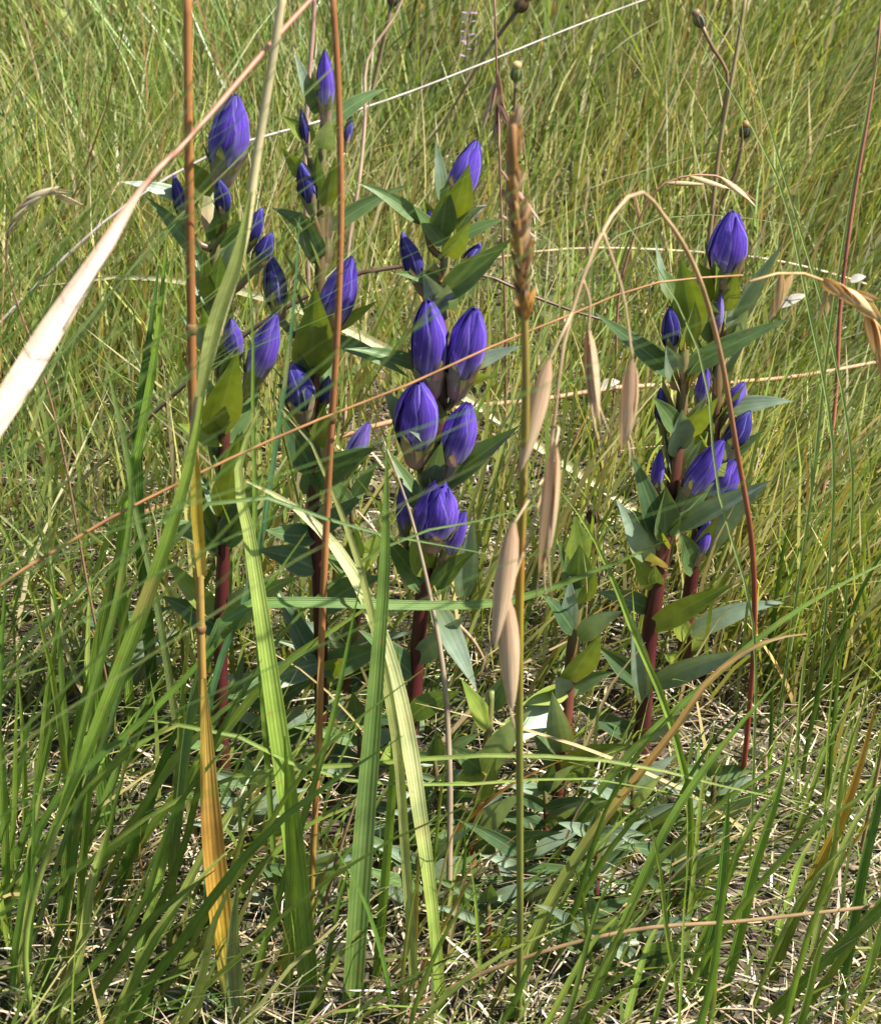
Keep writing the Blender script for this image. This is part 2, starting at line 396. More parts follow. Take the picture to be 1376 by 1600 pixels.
def prof(t, fat):
    pts = [(0, .48), (.12, .60), (.28, .84), (.44, .98), (.55, 1.0), (.68, .92), (.80, .71), (.90, .43), (.96, .22), (1, .04)]
    if fat < .5: pts = [(0, .5), (.15, .62), (.35, .9), (.48, 1), (.64, .90), (.78, .66), (.9, .36), (1, .04)]
    for (a, x), (b, y) in zip(pts, pts[1:]):
        if t <= b:
            k = (t - a) / (b - a); k = k * k * (3 - 2 * k) * .5 + k * .5; return x + (y - x) * k
    return pts[-1][1]
def lathe(name, rows, mat, ns=10, wob=0):
    vs, uv = [], []
    for i, (r, z) in enumerate(rows):
        for j in range(ns):
            th = 2 * math.pi * j / ns; q = r * (1 + wob * math.cos(5 * th))
            vs.append((q * math.cos(th), q * math.sin(th), z)); uv.append((j / ns, i / (len(rows) - 1)))
    return mesh(name, vs, grid_faces(len(rows), ns, True), mat, None, uv)
def sepal_mesh(name, k, ln, fat):
    vs, uv = [], []; nr = 6
    for i in range(nr):
        s = i / (nr - 1); t = .24 + ln * s
        r = .5 * prof(min(t, .62), fat) * 1.10 + .03 + .09 * s * s
        wd = R(21) * (1 - s ** 1.6) + R(1)
        for u in (-1, 0, 1):
            th = 2 * math.pi * (k + .5) / 5 + u * wd
            vs.append(((r + .02 * (1 - abs(u))) * math.cos(th), (r + .02 * (1 - abs(u))) * math.sin(th), t)); uv.append((u * .5 + .5, .5 + .5 * s))
    return mesh(name, vs, grid_faces(nr, 3), M['calyx'], None, uv)
TPL = {}
for key, fat, op, mat in (('v0', 1, .1, 'petal'), ('v1', 1, .3, 'petal'), ('v2', 0, .2, 'petal'), ('n', 0, 0, 'petal_navy'), ('o', 1, 1.0, 'petal'), ('p', 0, .5, 'petal_pale'), ('s', 0, .1, 'petal')):
    TPL[key] = dict(
        core=lathe('corolla_tube', [(.5 * prof(t, fat) * .9, t) for t in (.02, .12, .25, .4, .55, .7, .82, .92, .97)], M[mat], 10),
        petals=[petal_mesh('petal', k, fat, op, M[mat]) for k in range(5)],
        calyx=lathe('calyx', [(.12, -.06), (.22, -.03), (.5 * prof(.05, fat) * 1.1 + .01, .02), (.5 * prof(.15, fat) * 1.13 + .015, .14), (.5 * prof(.30, fat) * 1.13 + .015, .29)], M['calyx'], 10, .03),
        sepals=[sepal_mesh('sepal', k, random.uniform(.16, .3), fat) for k in range(5)])
def flower(plant, org, stem_pt, base, tip, wid, kind, back=.22):
    """base, tip: where the coloured part begins and ends"""
    ax = tip - base; b = base - ax * back; L = (tip - b).length
    T = TPL[random.choice(['v0', 'v1', 'v2', 'v0']) if kind == 'v' else kind]; f = link('flower', T['core'], plant)
    q = ax.to_track_quat('Z', 'Y') @ Quaternion((0, 0, 1), random.uniform(0, 6.28))
    f.matrix_local = Matrix.Translation(b - org) @ q.to_matrix().to_4x4() @ Matrix.Diagonal((wid * random.uniform(.82, .95), wid * random.uniform(.74, .95), L, 1))
    for m_ in T['petals']: link('petal', m_, f)
    link('calyx', T['calyx'], f)
    for m_ in T['sepals']: link('sepal', m_, f)
    d = ax.normalized()
    P = [stem_pt - org, (stem_pt * .45 + b * .55 - d * .004) - org, b + d * L * .01 - org]
    link('pedicel', tube('pedicel', P, [.0016, .0016, wid * .16], M['stem'], [(.14, .05, .03), (.2, .18, .07)], 6, 7), plant)
def leaf_mesh(p0, p1, wid, cols, sag=.12, face='up', roll=0, fold=.3, n=9, base_w=.5):
    d = p1 - p0; L = d.length
    c = (p0 + p1) / 2 + Vector((0, 0, 1)) * L * sag
    P = [p0, p0 * .5625 + c * .375 + p1 * .0625, p0 * .25 + c * .5 + p1 * .25, p0 * .0625 + c * .375 + p1 * .5625, p1]
    wp = [base_w, .85, 1.0, .97, .85, .66, .44, .22, .02]
    fc = (.05, -.85, .75) if face == 'up' else ((.25, -1, .35) if face == 'cam' else face)
    return strip('leaf', P, [wid * v for v in wp], M['leaf'], cols, n, fold, fc, roll, random.uniform(-.35, .35), random.uniform(-.1, .2))
LG, LY, LP, LD = (.10, .17, .06), (.20, .27, .04), (.24, .32, .24), (.07, .13, .06)
LC = {'g': [LG, LG, (.10, .17, .05)], 'y': [(.24, .28, .04), LY, (.15, .23, .035)], 'p': [(.16, .22, .09), LP, LP], 'd': [LD, LD, LG], 'c': [(.42, .24, .2), (.36, .33, .17), (.24, .28, .1)]}
def gentian(label, name, pix, Y0, Y1, wpx, flowers, leaves, stemcols, group, auto=0):
    """pix: stem line base to top"""
    Yb = groundY(*pix[0]) if Y0 is None else Y0
    Y1 = Yb + Y1
    SP = to_ground(pixpath(pix, Yb, Y1), .1); org = Vector((SP[0].x, SP[0].y, 0))
    pl = empty(name, org); tag(pl, label, 'flower' if flowers else 'plant', group)
    dense = spline(SP, 60)
    def near(p, dz=0):
        return min(dense, key=lambda q: abs(q.z - max(p.z - dz, .004)))
    mid = SP[len(SP) // 2]
    link('stem', tube('stem', [p - org for p in SP], [wpx * .55 * mpp(mid), wpx * .5 * mpp(mid), wpx * .42 * mpp(mid), wpx * .25 * mpp(mid)], M['stem'], stemcols, 8, 26), pl)
    for fl in flowers:
        bx, by, tx, ty, wd, dy, kd = fl
        s0 = near(at(bx, by, Yb))
        base = at(bx, by, s0.y + dy * .7); tip = at(tx, ty, s0.y + dy * 1.1)
        flower(pl, org, near(base, .016), base, tip, wd * mpp(base), kd)
    for lf in leaves:
        bx, by, tx, ty, wd, c = lf[:6]; dy = lf[6] if len(lf) > 6 else random.uniform(-.02, .012)
        face = lf[7] if len(lf) > 7 else ('cam' if c == 'y' else 'up')
        s0 = near(at(bx, by, Yb)); base = at(bx, by, s0.y + (-.005 if dy < 0 else .004)); base = base.lerp(s0, .35) if abs(bx - s0.x) else base
        tip = at(tx, ty, s0.y + dy)
        me = leaf_mesh(base - org, tip - org, wd * mpp(base) * 1.28, LC[c], random.uniform(.02, .16) if face == 'up' else random.uniform(-.03, .05), face, random.uniform(-.3, .3), random.uniform(.2, .45))
        link('leaf', me, pl)
    # opposite leaf pairs further round the stem
    for k in range(auto):
        t = .16 + .80 * (k + random.uniform(-.2, .2)) / max(auto, 1); q = dense[min(int(t * 59), 58)]
        az = random.uniform(0, 3.14)
        for sgn in (1, -1):
            a = az + (0 if sgn > 0 else math.pi) + random.uniform(-.25, .25); ln = random.uniform(.024, .042) * (1.1 - .35 * t)
            tip = q + Vector((math.cos(a), math.sin(a), 0)) * ln * random.uniform(.6, .9) + Vector((0, 0, ln * random.uniform(.35, .9)))
            link('leaf', leaf_mesh(q - org, tip - org, random.uniform(.008, .012), LC[random.choice('ggpdgy')], random.uniform(-.12, .10), 'up', random.uniform(-.3, .3)), pl)
    if flowers:
        nb = 12 if len(flowers) > 2 else 2
        for k in range(nb):
            t = .45 + .5 * (k + random.uniform(-.3, .3)) / nb; q = dense[min(max(int(t * 59), 0), 58)]; az = random.uniform(0, 3.14)
            for sgn in (0, 1):
                a = az + math.pi * sgn + random.uniform(-.3, .3); ln = random.uniform(.016, .028)
                hv = Vector((math.cos(a), math.sin(a), 0)); tip = q + hv * ln * random.uniform(.3, .65) + Vector((0, 0, ln * random.uniform(.75, 1)))
                link('leaf', leaf_mesh(q - org + hv * .002, tip - org, random.uniform(.007, .011), LC[random.choice('gyppcy')], random.uniform(-.1, .05), tuple(hv * .75 + Vector((0, 0, .65)) * -1 * 0 + Vector((0, -.2, .3))), random.uniform(-.3, .3), .35, 9, .8), pl)
    return pl
RS = [(.08, .022, .02), (.085, .014, .018), (.12, .04, .03), (.20, .20, .08)]
GP = 'flowering gentians'
gentian('leaning gentian behind the pink stalk, a broad violet bud at its top', 'gentian',
        [(352, 1230), (345, 1000), (352, 760), (345, 560), (335, 430), (342, 320), (350, 270)], None, .03, 24,
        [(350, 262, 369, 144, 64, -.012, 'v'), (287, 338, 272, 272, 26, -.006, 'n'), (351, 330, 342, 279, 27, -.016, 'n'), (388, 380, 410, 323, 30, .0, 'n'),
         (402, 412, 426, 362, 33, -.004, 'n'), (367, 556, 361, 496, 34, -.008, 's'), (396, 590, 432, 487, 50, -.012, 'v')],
        [(325, 318, 277, 245, 26, 'y', -.012), (290, 335, 188, 284, 20, 'p', -.01), (330, 690, 372, 548, 46, 'y', -.03, 'cam'), (300, 420, 225, 305, 22, 'g', -.006),
         (345, 400, 400, 345, 20, 'g', -.02), (320, 560, 282, 490, 20, 'p'), (325, 480, 318, 390, 24, 'y', -.02), (338, 470, 345, 395, 22, 'g', -.02, 'cam'), (352, 860, 300, 720, 34, 'g'), (352, 860, 410, 740, 36, 'd'),
         (350, 820, 372, 690, 40, 'y', -.02), (350, 990, 250, 930, 34, 'd'), (348, 990, 470, 900, 32, 'd', -.03)], RS, GP, 5)
gentian('tall slim gentian with pinkish calyces beside the thin brown stalk', 'gentian',
        [(505, 1200), (500, 950), (488, 730), (492, 560), (500, 430), (500, 300), (507, 180)], None, .035, 24,
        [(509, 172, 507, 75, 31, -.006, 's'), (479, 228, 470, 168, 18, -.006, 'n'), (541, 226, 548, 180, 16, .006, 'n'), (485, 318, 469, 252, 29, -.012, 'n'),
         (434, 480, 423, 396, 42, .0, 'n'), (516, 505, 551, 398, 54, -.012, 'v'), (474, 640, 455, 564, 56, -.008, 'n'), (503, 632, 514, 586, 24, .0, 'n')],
        [(478, 160, 459, 79, 21, 'p', -.01, (.6, -.8, .3)), (492, 175, 488, 112, 22, 'g', -.012, 'cam'), (525, 195, 606, 138, 20, 'g', .01), (505, 250, 515, 185, 26, 'p', -.014, 'cam'),
         (480, 240, 440, 180, 22, 'y', -.01), (470, 300, 440, 230, 22, 'y', -.012), (515, 340, 524, 245, 24, 'y', -.014), (495, 330, 495, 240, 24, 'g', -.016, 'cam'), (525, 370, 640, 288, 20, 'g', .004), (490, 385, 425, 325, 22, 'g', -.006),
         (500, 420, 470, 330, 24, 'd', -.014), (485, 600, 492, 445, 52, 'y', -.022, 'cam'), (520, 530, 590, 470, 18, 'y', -.01), (520, 545, 640, 590, 20, 'g', -.015), (470, 640, 430, 600, 22, 'd'),
         (488, 745, 440, 650, 40, 'd', -.02), (500, 770, 590, 700, 34, 'g', -.03), (492, 900, 400, 860, 36, 'd', -.01), (500, 960, 600, 900, 36, 'g', -.01), (500, 1040, 360, 1100, 34, 'd', -.03), (502, 1050, 610, 1010, 36, 'g')], RS, GP, 3)
gentian('short slender gentian behind the others, one pale lilac flower', 'gentian', [(560, 1090), (555, 900), (545, 740)], .63, .0, 12,
        [(545, 728, 577, 659, 34, .0, 'p')], [(552, 780, 590, 720, 18, 'g'), (550, 790, 510, 740, 18, 'g')], RS, GP, 2)
gentian('gentian with two plump violet buds side by side below its top', 'gentian',
        [(640, 1230), (652, 1020), (665, 880), (680, 720), (693, 570), (692, 450), (705, 330)], None, .03, 27,
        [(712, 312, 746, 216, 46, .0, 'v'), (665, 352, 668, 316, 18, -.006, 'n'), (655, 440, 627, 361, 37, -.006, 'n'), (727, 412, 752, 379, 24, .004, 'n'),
         (672, 590, 668, 467, 60, -.014, 'v'), (718, 592, 742, 479, 61, -.014, 'v'), (651, 700, 654, 594, 64, -.016, 'v'), (706, 722, 732, 627, 54, -.012, 'v'),
         (676, 838, 689, 757, 66, -.018, 'o'), (697, 866, 727, 796, 36, -.006, 's'), (632, 832, 627, 752, 26, .0, 's')],
        [(707, 354, 732, 256, 38, 'y', -.026, 'cam'), (687, 312, 681, 217, 19, 'p', -.006, (.7, -.7, .2)), (680, 390, 700, 290, 34, 'g', -.018, 'cam'), (665, 390, 662, 310, 24, 'y', -.01),
         (690, 400, 645, 320, 24, 'g', -.014, 'cam'), (715, 375, 760, 322, 20, 'p', -.012), (632, 356, 556, 285, 19, 'g', -.006), (728, 390, 790, 342, 18, 'g', .0), (690, 480, 800, 372, 36, 'g', -.02, (-.2, -.8, .6)),
         (700, 420, 735, 345, 26, 'y', -.016), (678, 455, 618, 427, 17, 'g', -.012), (690, 500, 660, 425, 30, 'p', -.016, 'cam'), (735, 590, 815, 540, 22, 'p', -.008), (720, 610, 775, 588, 20, 'y', -.02),
         (652, 592, 538, 545, 20, 'g', -.01), (622, 695, 597, 604, 27, 'p', -.012, (.6, -.8, .2)), (692, 768, 812, 665, 34, 'g', -.022, (-.2, -.8, .6)), (690, 728, 640, 674, 14, 'p', -.028),
         (665, 775, 690, 690, 28, 'g', -.026, 'cam'), (686, 922, 745, 860, 27, 'g', -.014), (757, 940, 740, 806, 28, 'p', -.01, (.5, -.8, .3)), (660, 930, 590, 830, 30, 'g', -.012), (668, 905, 640, 835, 34, 'y', -.024),
         (650, 1040, 730, 960, 28, 'p', -.01), (645, 1060, 560, 985, 32, 'd', -.01), (640, 1120, 720, 1080, 30, 'g', -.03), (690, 950, 745, 1080, 30, 'p', -.03)], RS, GP, 2)
gentian('dark red stemmed gentian with a navy bud below its leafy top', 'gentian',
        [(1000, 1190), (1016, 980), (1040, 830), (1062, 660), (1068, 560), (1062, 470)], None, .03, 27,
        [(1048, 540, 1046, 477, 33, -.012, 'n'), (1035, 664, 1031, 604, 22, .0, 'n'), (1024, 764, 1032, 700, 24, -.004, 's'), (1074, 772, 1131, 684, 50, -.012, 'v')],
        [(1031, 464, 1022, 374, 18, 'p', -.008, (.7, -.7, .2)), (1092, 540, 1062, 402, 44, 'y', -.022, 'cam'), (1060, 480, 1035, 420, 26, 'g', -.014, 'cam'), (1078, 560, 1085, 470, 34, 'y', -.024, 'cam'), (1062, 520, 1058, 450, 26, 'd', -.014, 'cam'),
         (1052, 607, 928, 488, 26, 'd', -.012), (1070, 597, 1238, 496, 30, 'g', -.016), (1050, 610, 1040, 540, 30, 'p', -.018, 'cam'), (1055, 690, 1018, 620, 26, 'g', -.014), (1055, 700, 1122, 620, 36, 'y', -.024), (1062, 720, 1065, 640, 40, 'p', -.018, 'cam'),
         (1066, 838, 1206, 750, 25, 'p', -.016), (1035, 868, 983, 705, 30, 'd', -.008), (1003, 892, 962, 780, 32, 'p', -.008), (1040, 850, 1040, 760, 36, 'g', -.016, 'cam'), (1018, 986, 1147, 912, 30, 'y', -.016, 'up'),
         (1003, 1074, 930, 1008, 30, 'd', -.012), (1020, 1076, 1190, 1016, 29, 'p', -.02), (1015, 930, 990, 870, 24, 'y', -.01), (1012, 960, 930, 925, 26, 'g', .0), (1005, 1100, 985, 960, 26, 'p', -.02)], RS, GP, 2)
gentian('gentian standing close behind the red-stemmed one, a bright violet bud cupped at its top', 'gentian',
        [(1062, 1090), (1075, 940), (1095, 800), (1118, 650), (1122, 540), (1133, 450)], None, .02, 23,
        [(1133, 425, 1145, 327, 66, -.010, 'v'), (1119, 520, 1126, 456, 18, -.010, 'p'), (1093, 630, 1104, 570, 24, -.008, 's'), (1138, 640, 1162, 596, 30, .0, 'v'),
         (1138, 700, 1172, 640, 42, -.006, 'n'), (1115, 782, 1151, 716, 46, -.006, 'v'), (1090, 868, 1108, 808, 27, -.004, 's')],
        [(1155, 525, 1224, 380, 22, 'p', .0), (1112, 480, 1090, 410, 30, 'y', -.014), (1135, 500, 1150, 420, 26, 'y', -.016), (1110, 540, 1100, 460, 32, 'g', -.016, 'cam'), (1140, 560, 1170, 480, 26, 'p', -.01), (1130, 480, 1118, 415, 28, 'y', -.02, 'cam'),
         (1138, 648, 1240, 627, 22, 'p', -.01), (1130, 732, 1192, 674, 20, 'g', -.004), (1101, 866, 1200, 754, 30, 'p', -.008), (1085, 900, 1060, 830, 30, 'g', -.016), (1080, 990, 1230, 940, 27, 'p', -.01), (1078, 1000, 1040, 940, 24, 'y'), (1090, 870, 1125, 800, 20, 'y', -.012)], RS, GP, 2)
GS = [(.14, .04, .03), (.16, .05, .035), (.12, .16, .05)]
LGp = 'leafy gentian shoots without flowers'
gentian('upright leafy shoot without flowers, a bright green leaf spike at its tip', 'leafy_shoot', [(872, 1250), (884, 1130), (892, 1020), (903, 930), (900, 880)], None, .02, 22, [],
        [(905, 890, 898, 806, 40, 'y', -.012, 'cam'), (912, 957, 930, 890, 24, 'y', -.014), (900, 960, 872, 850, 26, 'g', -.01), (904, 930, 905, 850, 34, 'g', -.018, 'cam'), (908, 1008, 972, 955, 27, 'p', -.012), (886, 1078, 938, 992, 46, 'y', -.026, 'cam'),
         (884, 1090, 812, 1102, 24, 'y', -.02, 'up'), (868, 1105, 772, 1182, 36, 'p', -.03), (880, 1090, 960, 1050, 26, 'g', .0), (895, 1000, 845, 930, 26, 'd'), (878, 1180, 862, 1080, 32, 'p', -.02), (874, 1200, 1000, 1165, 24, 'y', -.02, 'up'), (880, 1000, 890, 900, 26, 'p', -.012, 'cam')], GS, LGp, 2)
gentian('low leafy shoot with an orange-brown stem beside the olive spike stalk', 'leafy_shoot', [(735, 1350), (752, 1230), (765, 1120), (768, 1080)], None, .015, 18, [],
        [(762, 1150, 720, 1060, 26, 'y'), (766, 1120, 800, 1050, 26, 'g'), (752, 1215, 700, 1165, 30, 'g', -.02), (755, 1215, 830, 1110, 32, 'p', -.03), (748, 1260, 775, 1180, 24, 'y', -.02), (742, 1310, 820, 1240, 28, 'p', -.02), (740, 1310, 690, 1250, 28, 'd'), (742, 1330, 880, 1300, 24, 'g', -.02)], [(.25, .12, .04), (.24, .12, .05), (.14, .16, .05)], LGp, 2)
shoots = [(985, 1330, 120, 'grey-green leafy shoot low beside the dark red oat stalk'), (1050, 1420, 90, 'squat leafy shoot on the straw litter between crossing green blades'),
          (930, 1400, 110, 'low leafy shoot under a bent dry brown stem'), (420, 1180, 130, 'dark leafy shoot at the foot of the leaning gentian'),
          (560, 1230, 120, 'leafy shoot half hidden behind the broad blue-green blade'), (620, 1340, 80, 'small leafy shoot in the shade behind the pale arching blade'),
          (820, 1420, 90, 'leafy shoot behind the base of the olive spike stalk'), (180, 1090, 150, 'dark leafy shoot among the fine grass left of the yellow sheath'), (470, 1420, 70, 'tiny leafy shoot in deep shade beside the thin brown stalk'), (1000, 1520, 70, 'small leafy shoot on the litter among dead straw'),
          (680, 1290, 120, 'leafy shoot behind the thin grey-brown curved stem'), (660, 1430, 90, 'dark little leafy shoot beside the pale arching blade foot'), (850, 1330, 110, 'leafy shoot crowding the upright leafy spike'),
          (390, 1330, 120, 'leafy shoot between the yellow sheath and the sunlit blade'), (1110, 1300, 100, 'leafy shoot beside the foot of the dark red oat stalk'), (760, 1480, 80, 'flat leafy shoot below the orange-brown stemmed one'), (540, 1110, 120, 'grey-green leafy shoot at the foot of the slim gentian'), (920, 1500, 80, 'sprawling leafy shoot under the thick olive stem')]
for bx, by, hp, lab in shoots:
    lv = []
    for k in range(4):
        yy = by - 12 - hp * k / 4.4
        for sg in (-1, 1):
            ln = random.uniform(75, 125); lv.append((bx + sg * 2, yy, bx + sg * ln * random.uniform(.6, 1), yy - ln * random.uniform(.0, .65), random.uniform(14, 22), random.choice('ppgdpd'), random.uniform(-.03, .015), 'up'))
    lv.append((bx, by - hp * .8, bx + random.uniform(-15, 15), by - hp * 1.25, 24, 'g', -.01, 'cam'))
    gentian(lab, 'leafy_shoot', [(bx, by), (bx + 3, by - hp * .5), (bx + random.uniform(-8, 8), by - hp)], None, .008, 11, [], lv, GS, LGp, 1)

# ---------------------------------------------------------------- single blades and stalks
def blade(label, pix, Y0, Y1, wpx, cols, name='blade_of_grass', cat='grass blade', group=None, fold=.35, roll=0, twist=0, mat='blade', parent=None, n=18, ground=True, spread=.25):  # each object is one single blade of grass, not a whole plant
    Y0 = groundY(*pix[0][:2]) if Y0 is None else Y0
    P = pixpath(pix, Y0, Y0 + Y1); ws = [wpx] if isinstance(wpx, (int, float)) else wpx
    mid = P[len(P) // 2]; k = mpp(mid); nP = len(P)
    if ground: P = to_ground(P, spread)
    wl = [v * k * (.8 if v > 18 else 1) for v in ws]
    if len(wl) == 1: wl = [wl[0] * .8, wl[0], wl[0], wl[0] * .8, wl[0] * .45, wl[0] * .04]
    org = Vector((P[0].x, P[0].y, 0))
    me = strip(name, [p - org for p in P], wl, M[mat], cols, n, fold, None, roll, twist, 0, org)
    o = link(name, me, parent); o.location = org
    if label: tag(o, label, cat, group)
    return o
def stalk_part(name, P, org, rpx, cols, parent, mat='dry', ns=7, n=None, k=None):
    k = k or mpp(P[len(P) // 2]); rr = [v * k * .5 for v in (rpx if isinstance(rpx, (list, tuple)) else [rpx, rpx])]
    return link(name, tube(name, [p - org for p in P], rr, M[mat], cols, ns, n), parent)
def stalk(label, pix, Y0, Y1, wpx, cols, name='grass_stalk', cat='grass stalk', group=None, spread=.2, mat='dry'):
    Y0 = groundY(*pix[0][:2]) if Y0 is None else Y0
    P = to_ground(pixpath(pix, Y0, Y0 + Y1), spread); org = Vector((P[0].x, P[0].y, 0)); k = mpp(pixpath(pix, Y0, Y0 + Y1)[len(pix) // 2])
    t = empty(name, org); tag(t, label, cat, group)
    stalk_part('stalk', P, org, wpx, cols, t, mat, k=k)
    return t, P, org, k
def sheath(parent, P, org, wid, cols, name='leaf_sheath', fold=.5, roll=0):
    link(name, strip(name, [p - org for p in P], wid, M['blade'], cols, 14, fold, None, roll, 0, 0, org), parent)
def spikelet(parent, base, tip, wid, org, cols, name='spikelet', glumes=2, roll=0):
    """an oat-like spikelet: nested boat-shaped glumes round one axis"""
    ax = tip - base; L = ax.length; q = ax.to_track_quat('Z', 'Y') @ Quaternion((0, 0, 1), roll)
    vs, fs, uv, cs = [], [], [], []; st = stops_of(cols)
    for g in range(glumes + 1):
        a0 = math.pi * g + (.6 if g >= 2 else 0) + .25 * g; sc = (1, .95, .8, .7, .6)[g]; z0 = (0, .04, .16, .28, .40)[g]; off = len(vs); nr = 9; nc = 5
        for i in range(nr):
            s = i / (nr - 1); r = wid * .5 * sc * (math.sin(math.pi * min(1, s ** .8 * .97 + .03)) ** .75 + .05)
            for j in range(nc):
                u = j / (nc - 1) * 2 - 1; th = a0 + u * 1.35
                v = Vector((r * math.cos(th) * .75 + wid * (.04 + .16 * s * s) * math.cos(a0), r * math.sin(th) + wid * .12 * s * s * math.sin(a0), (z0 + s * (1 - z0 - (0, .12, .03, .1, 0)[g])) * L))
                vs.append(base + q @ v - org); uv.append((j / (nc - 1) + g * .37, s)); cs.append(ramp(st, s) * (1 - .1 * g))
        fs += [tuple(off + x for x in f) for f in grid_faces(nr, nc)]
    return link(name, mesh(name, vs, fs, M['spikelet'], cs, uv), parent)

# orange stalk with a yellow sheath
t, P, o_, k = stalk('tall orange-brown dry stalk with a yellow split sheath at its foot', [(362, 1570), (345, 1450), (328, 1270), (318, 1100), (310, 840), (303, 680), (298, 400), (295, 200), (293, -40)], .425, .02,
    [16, 15, 15, 14, 14, 13, 12], [(0, (.4, .3, .07)), (.25, (.42, .25, .05)), (.5, (.40, .26, .07)), (.62, (.38, .26, .08)), (.7, (.32, .14, .05)), (1, (.34, .15, .05))])
sheath(t, pixpath([(366, 1600), (352, 1500), (338, 1380), (328, 1270), (322, 1150), (318, 1060)], .418, .42), o_, [34 * k, 38 * k, 44 * k, 40 * k, 26 * k, 8 * k], [(0, (.14, .19, .06)), (.12, (.2, .22, .06)), (.3, (.5, .33, .05)), (.6, (.44, .23, .06)), (.8, (.5, .33, .08)), (1, (.45, .3, .07))], roll=.3)
sheath(t, pixpath([(375, 1610), (368, 1540), (366, 1450), (372, 1380)], .412, .415), o_, [28 * k, 34 * k, 22 * k, 3 * k], [(0, (.16, .22, .1)), (1, (.2, .25, .12))], roll=-.3)
sheath(t, pixpath([(316, 900), (308, 800), (306, 740), (300, 690), (296, 660)], .43, .432), o_, [14 * k, 18 * k, 18 * k, 14 * k, 3 * k], [(0, (.45, .33, .06)), (1, (.5, .4, .06))])
def joints(t, pts, org, r, col):
    for a in pts:
        d = Vector((0, 0, .0022)); link('node', tube('node', [a - d - org, a - d * .3 - org, a + d * .3 - org, a + d - org], [r * .9, r * 1.35, r * 1.4, r * .9], M['dry'], [col, tuple(v * .6 for v in col), col], 8, 6), t)
PD = spline(P, 100); joints(t, [PD[47], PD[74]], o_, 6.5 * k, (.26, .15, .06))
# thin brown stalk
t, P, o_, k = stalk('thin orange-brown stalk rising in front of the slim gentian', [(484, 1570), (488, 1360), (496, 1200), (504, 960), (516, 700), (528, 500), (533, 300), (528, 120), (518, -40)], .455, .03,
    [11, 12, 12, 12, 11, 10, 9], [(0, (.2, .19, .05)), (.15, (.36, .26, .05)), (.3, (.44, .20, .07)), (.7, (.40, .17, .07)), (1, (.33, .13, .045))])
PD = spline(P, 100); joints(t, [PD[30], PD[66]], o_, 5.5 * k, (.22, .11, .05))
sheath(t, [PD[i] + Vector((0, -.0012, 0)) for i in range(30, 47, 2)], o_, [10 * k, 15 * k, 14 * k, 12 * k, 3 * k], [(.36, .2, .08), (.45, .28, .13)], roll=.5)
# pale green stem ending in blades
t, P, o_, k = stalk('pale green round stem slanting across in front of the leaning gentian', [(40, 1490), (90, 1290), (150, 1150), (205, 1010), (256, 870), (295, 740), (312, 620), (345, 500), (378, 390), (402, 240), (425, 100), (447, -40)], .40, .035,
    [10, 12, 12, 14, 16, 16, 14, 12], [(0, (.2, .3, .05)), (.5, (.28, .36, .08)), (.6, (.52, .49, .23)), (1, (.66, .58, .34))])
sheath(t, pixpath([(86, 1290), (150, 1140), (205, 1000), (256, 860), (298, 720), (318, 610)], .398, .418), o_, [9 * k, 20 * k, 26 * k, 24 * k, 20 * k, 6 * k], [(0, (.2, .32, .05)), (1, (.26, .36, .07))], fold=.6)
sheath(t, pixpath([(312, 620), (338, 500), (372, 400), (392, 300)], .417, .424), o_, [14 * k, 24 * k, 20 * k, 4 * k], [(0, (.36, .4, .15)), (1, (.3, .36, .12))], fold=.6)
link('leaf', strip('leaf', [p - o_ for p in pixpath([(60, 1340), (95, 1270), (130, 1130), (190, 900), (205, 740), (170, 580)], .405, .44)], [8 * k, 16 * k, 16 * k, 12 * k, 8 * k, 1 * k], M['blade'], [(.2, .31, .05), (.1, .17, .04)], 18, .4, org=o_), t)
# pink diagonal stalk
t, P, o_, k = stalk('thick pinkish dry stalk slanting up from the left, wider and paler at its lower end', [(-60, 740), (0, 640), (110, 465), (150, 400), (228, 285), (300, 212), (370, 130), (430, 60), (485, 0), (560, -90)], .30, .17,
    [11, 11, 11, 10, 9, 8], [(0, (.6, .42, .38)), (.45, (.60, .40, .36)), (.62, (.52, .26, .2)), (1, (.42, .17, .10))], spread=.5)
sheath(t, pixpath([(-30, 690), (20, 612), (70, 530), (118, 455), (160, 392), (205, 318), (232, 280)], .305, .375), o_, [34 * k, 36 * k, 36 * k, 30 * k, 24 * k, 16 * k, 4 * k], [(0, (.66, .52, .46)), (.5, (.66, .46, .42)), (1, (.54, .28, .22))], fold=.6, roll=.2)
# olive stalk with brown spike
t, P, o_, k = stalk('olive stalk carrying a narrow brown foxtail spike, blurred', [(810, 1590), (812, 1300), (811, 1100), (812, 900), (817, 760), (821, 600), (819, 500), (812, 400), (804, 300), (802, 195)], .41, -.045,
    [14, 15, 15, 15, 16, 15, 12, 9], [(0, (.16, .2, .04)), (.45, (.2, .22, .04)), (.6, (.36, .26, .03)), (.655, (.42, .17, .03)), (.68, (.33, .29, .05)), (.8, (.3, .24, .06)), (1, (.3, .15, .05))])
SPK = pixpath([(819, 500), (814, 420), (806, 330), (803, 260), (802, 190)], .375, .366)
SQ = spline(SPK, 24)
for i in range(64):
    s = (i + random.random()) / 64; p = SQ[min(int(s * 23), 22)]; a = random.uniform(0, 6.28); kk = mpp(p)
    spread_ = (.6 + .7 * math.sin(math.pi * min(1, s * .8 + .2))) * 15 * kk
    tip = p + Vector((math.cos(a) * spread_, math.sin(a) * spread_, 30 * kk + .002))
    spikelet(t, p, tip, 14 * kk, o_, random.choice([[(.36, .2, .08), (.5, .32, .15)], [(.42, .2, .04), (.58, .34, .10)], [(.30, .2, .11), (.46, .33, .21)]]), glumes=1, roll=random.uniform(0, 6))
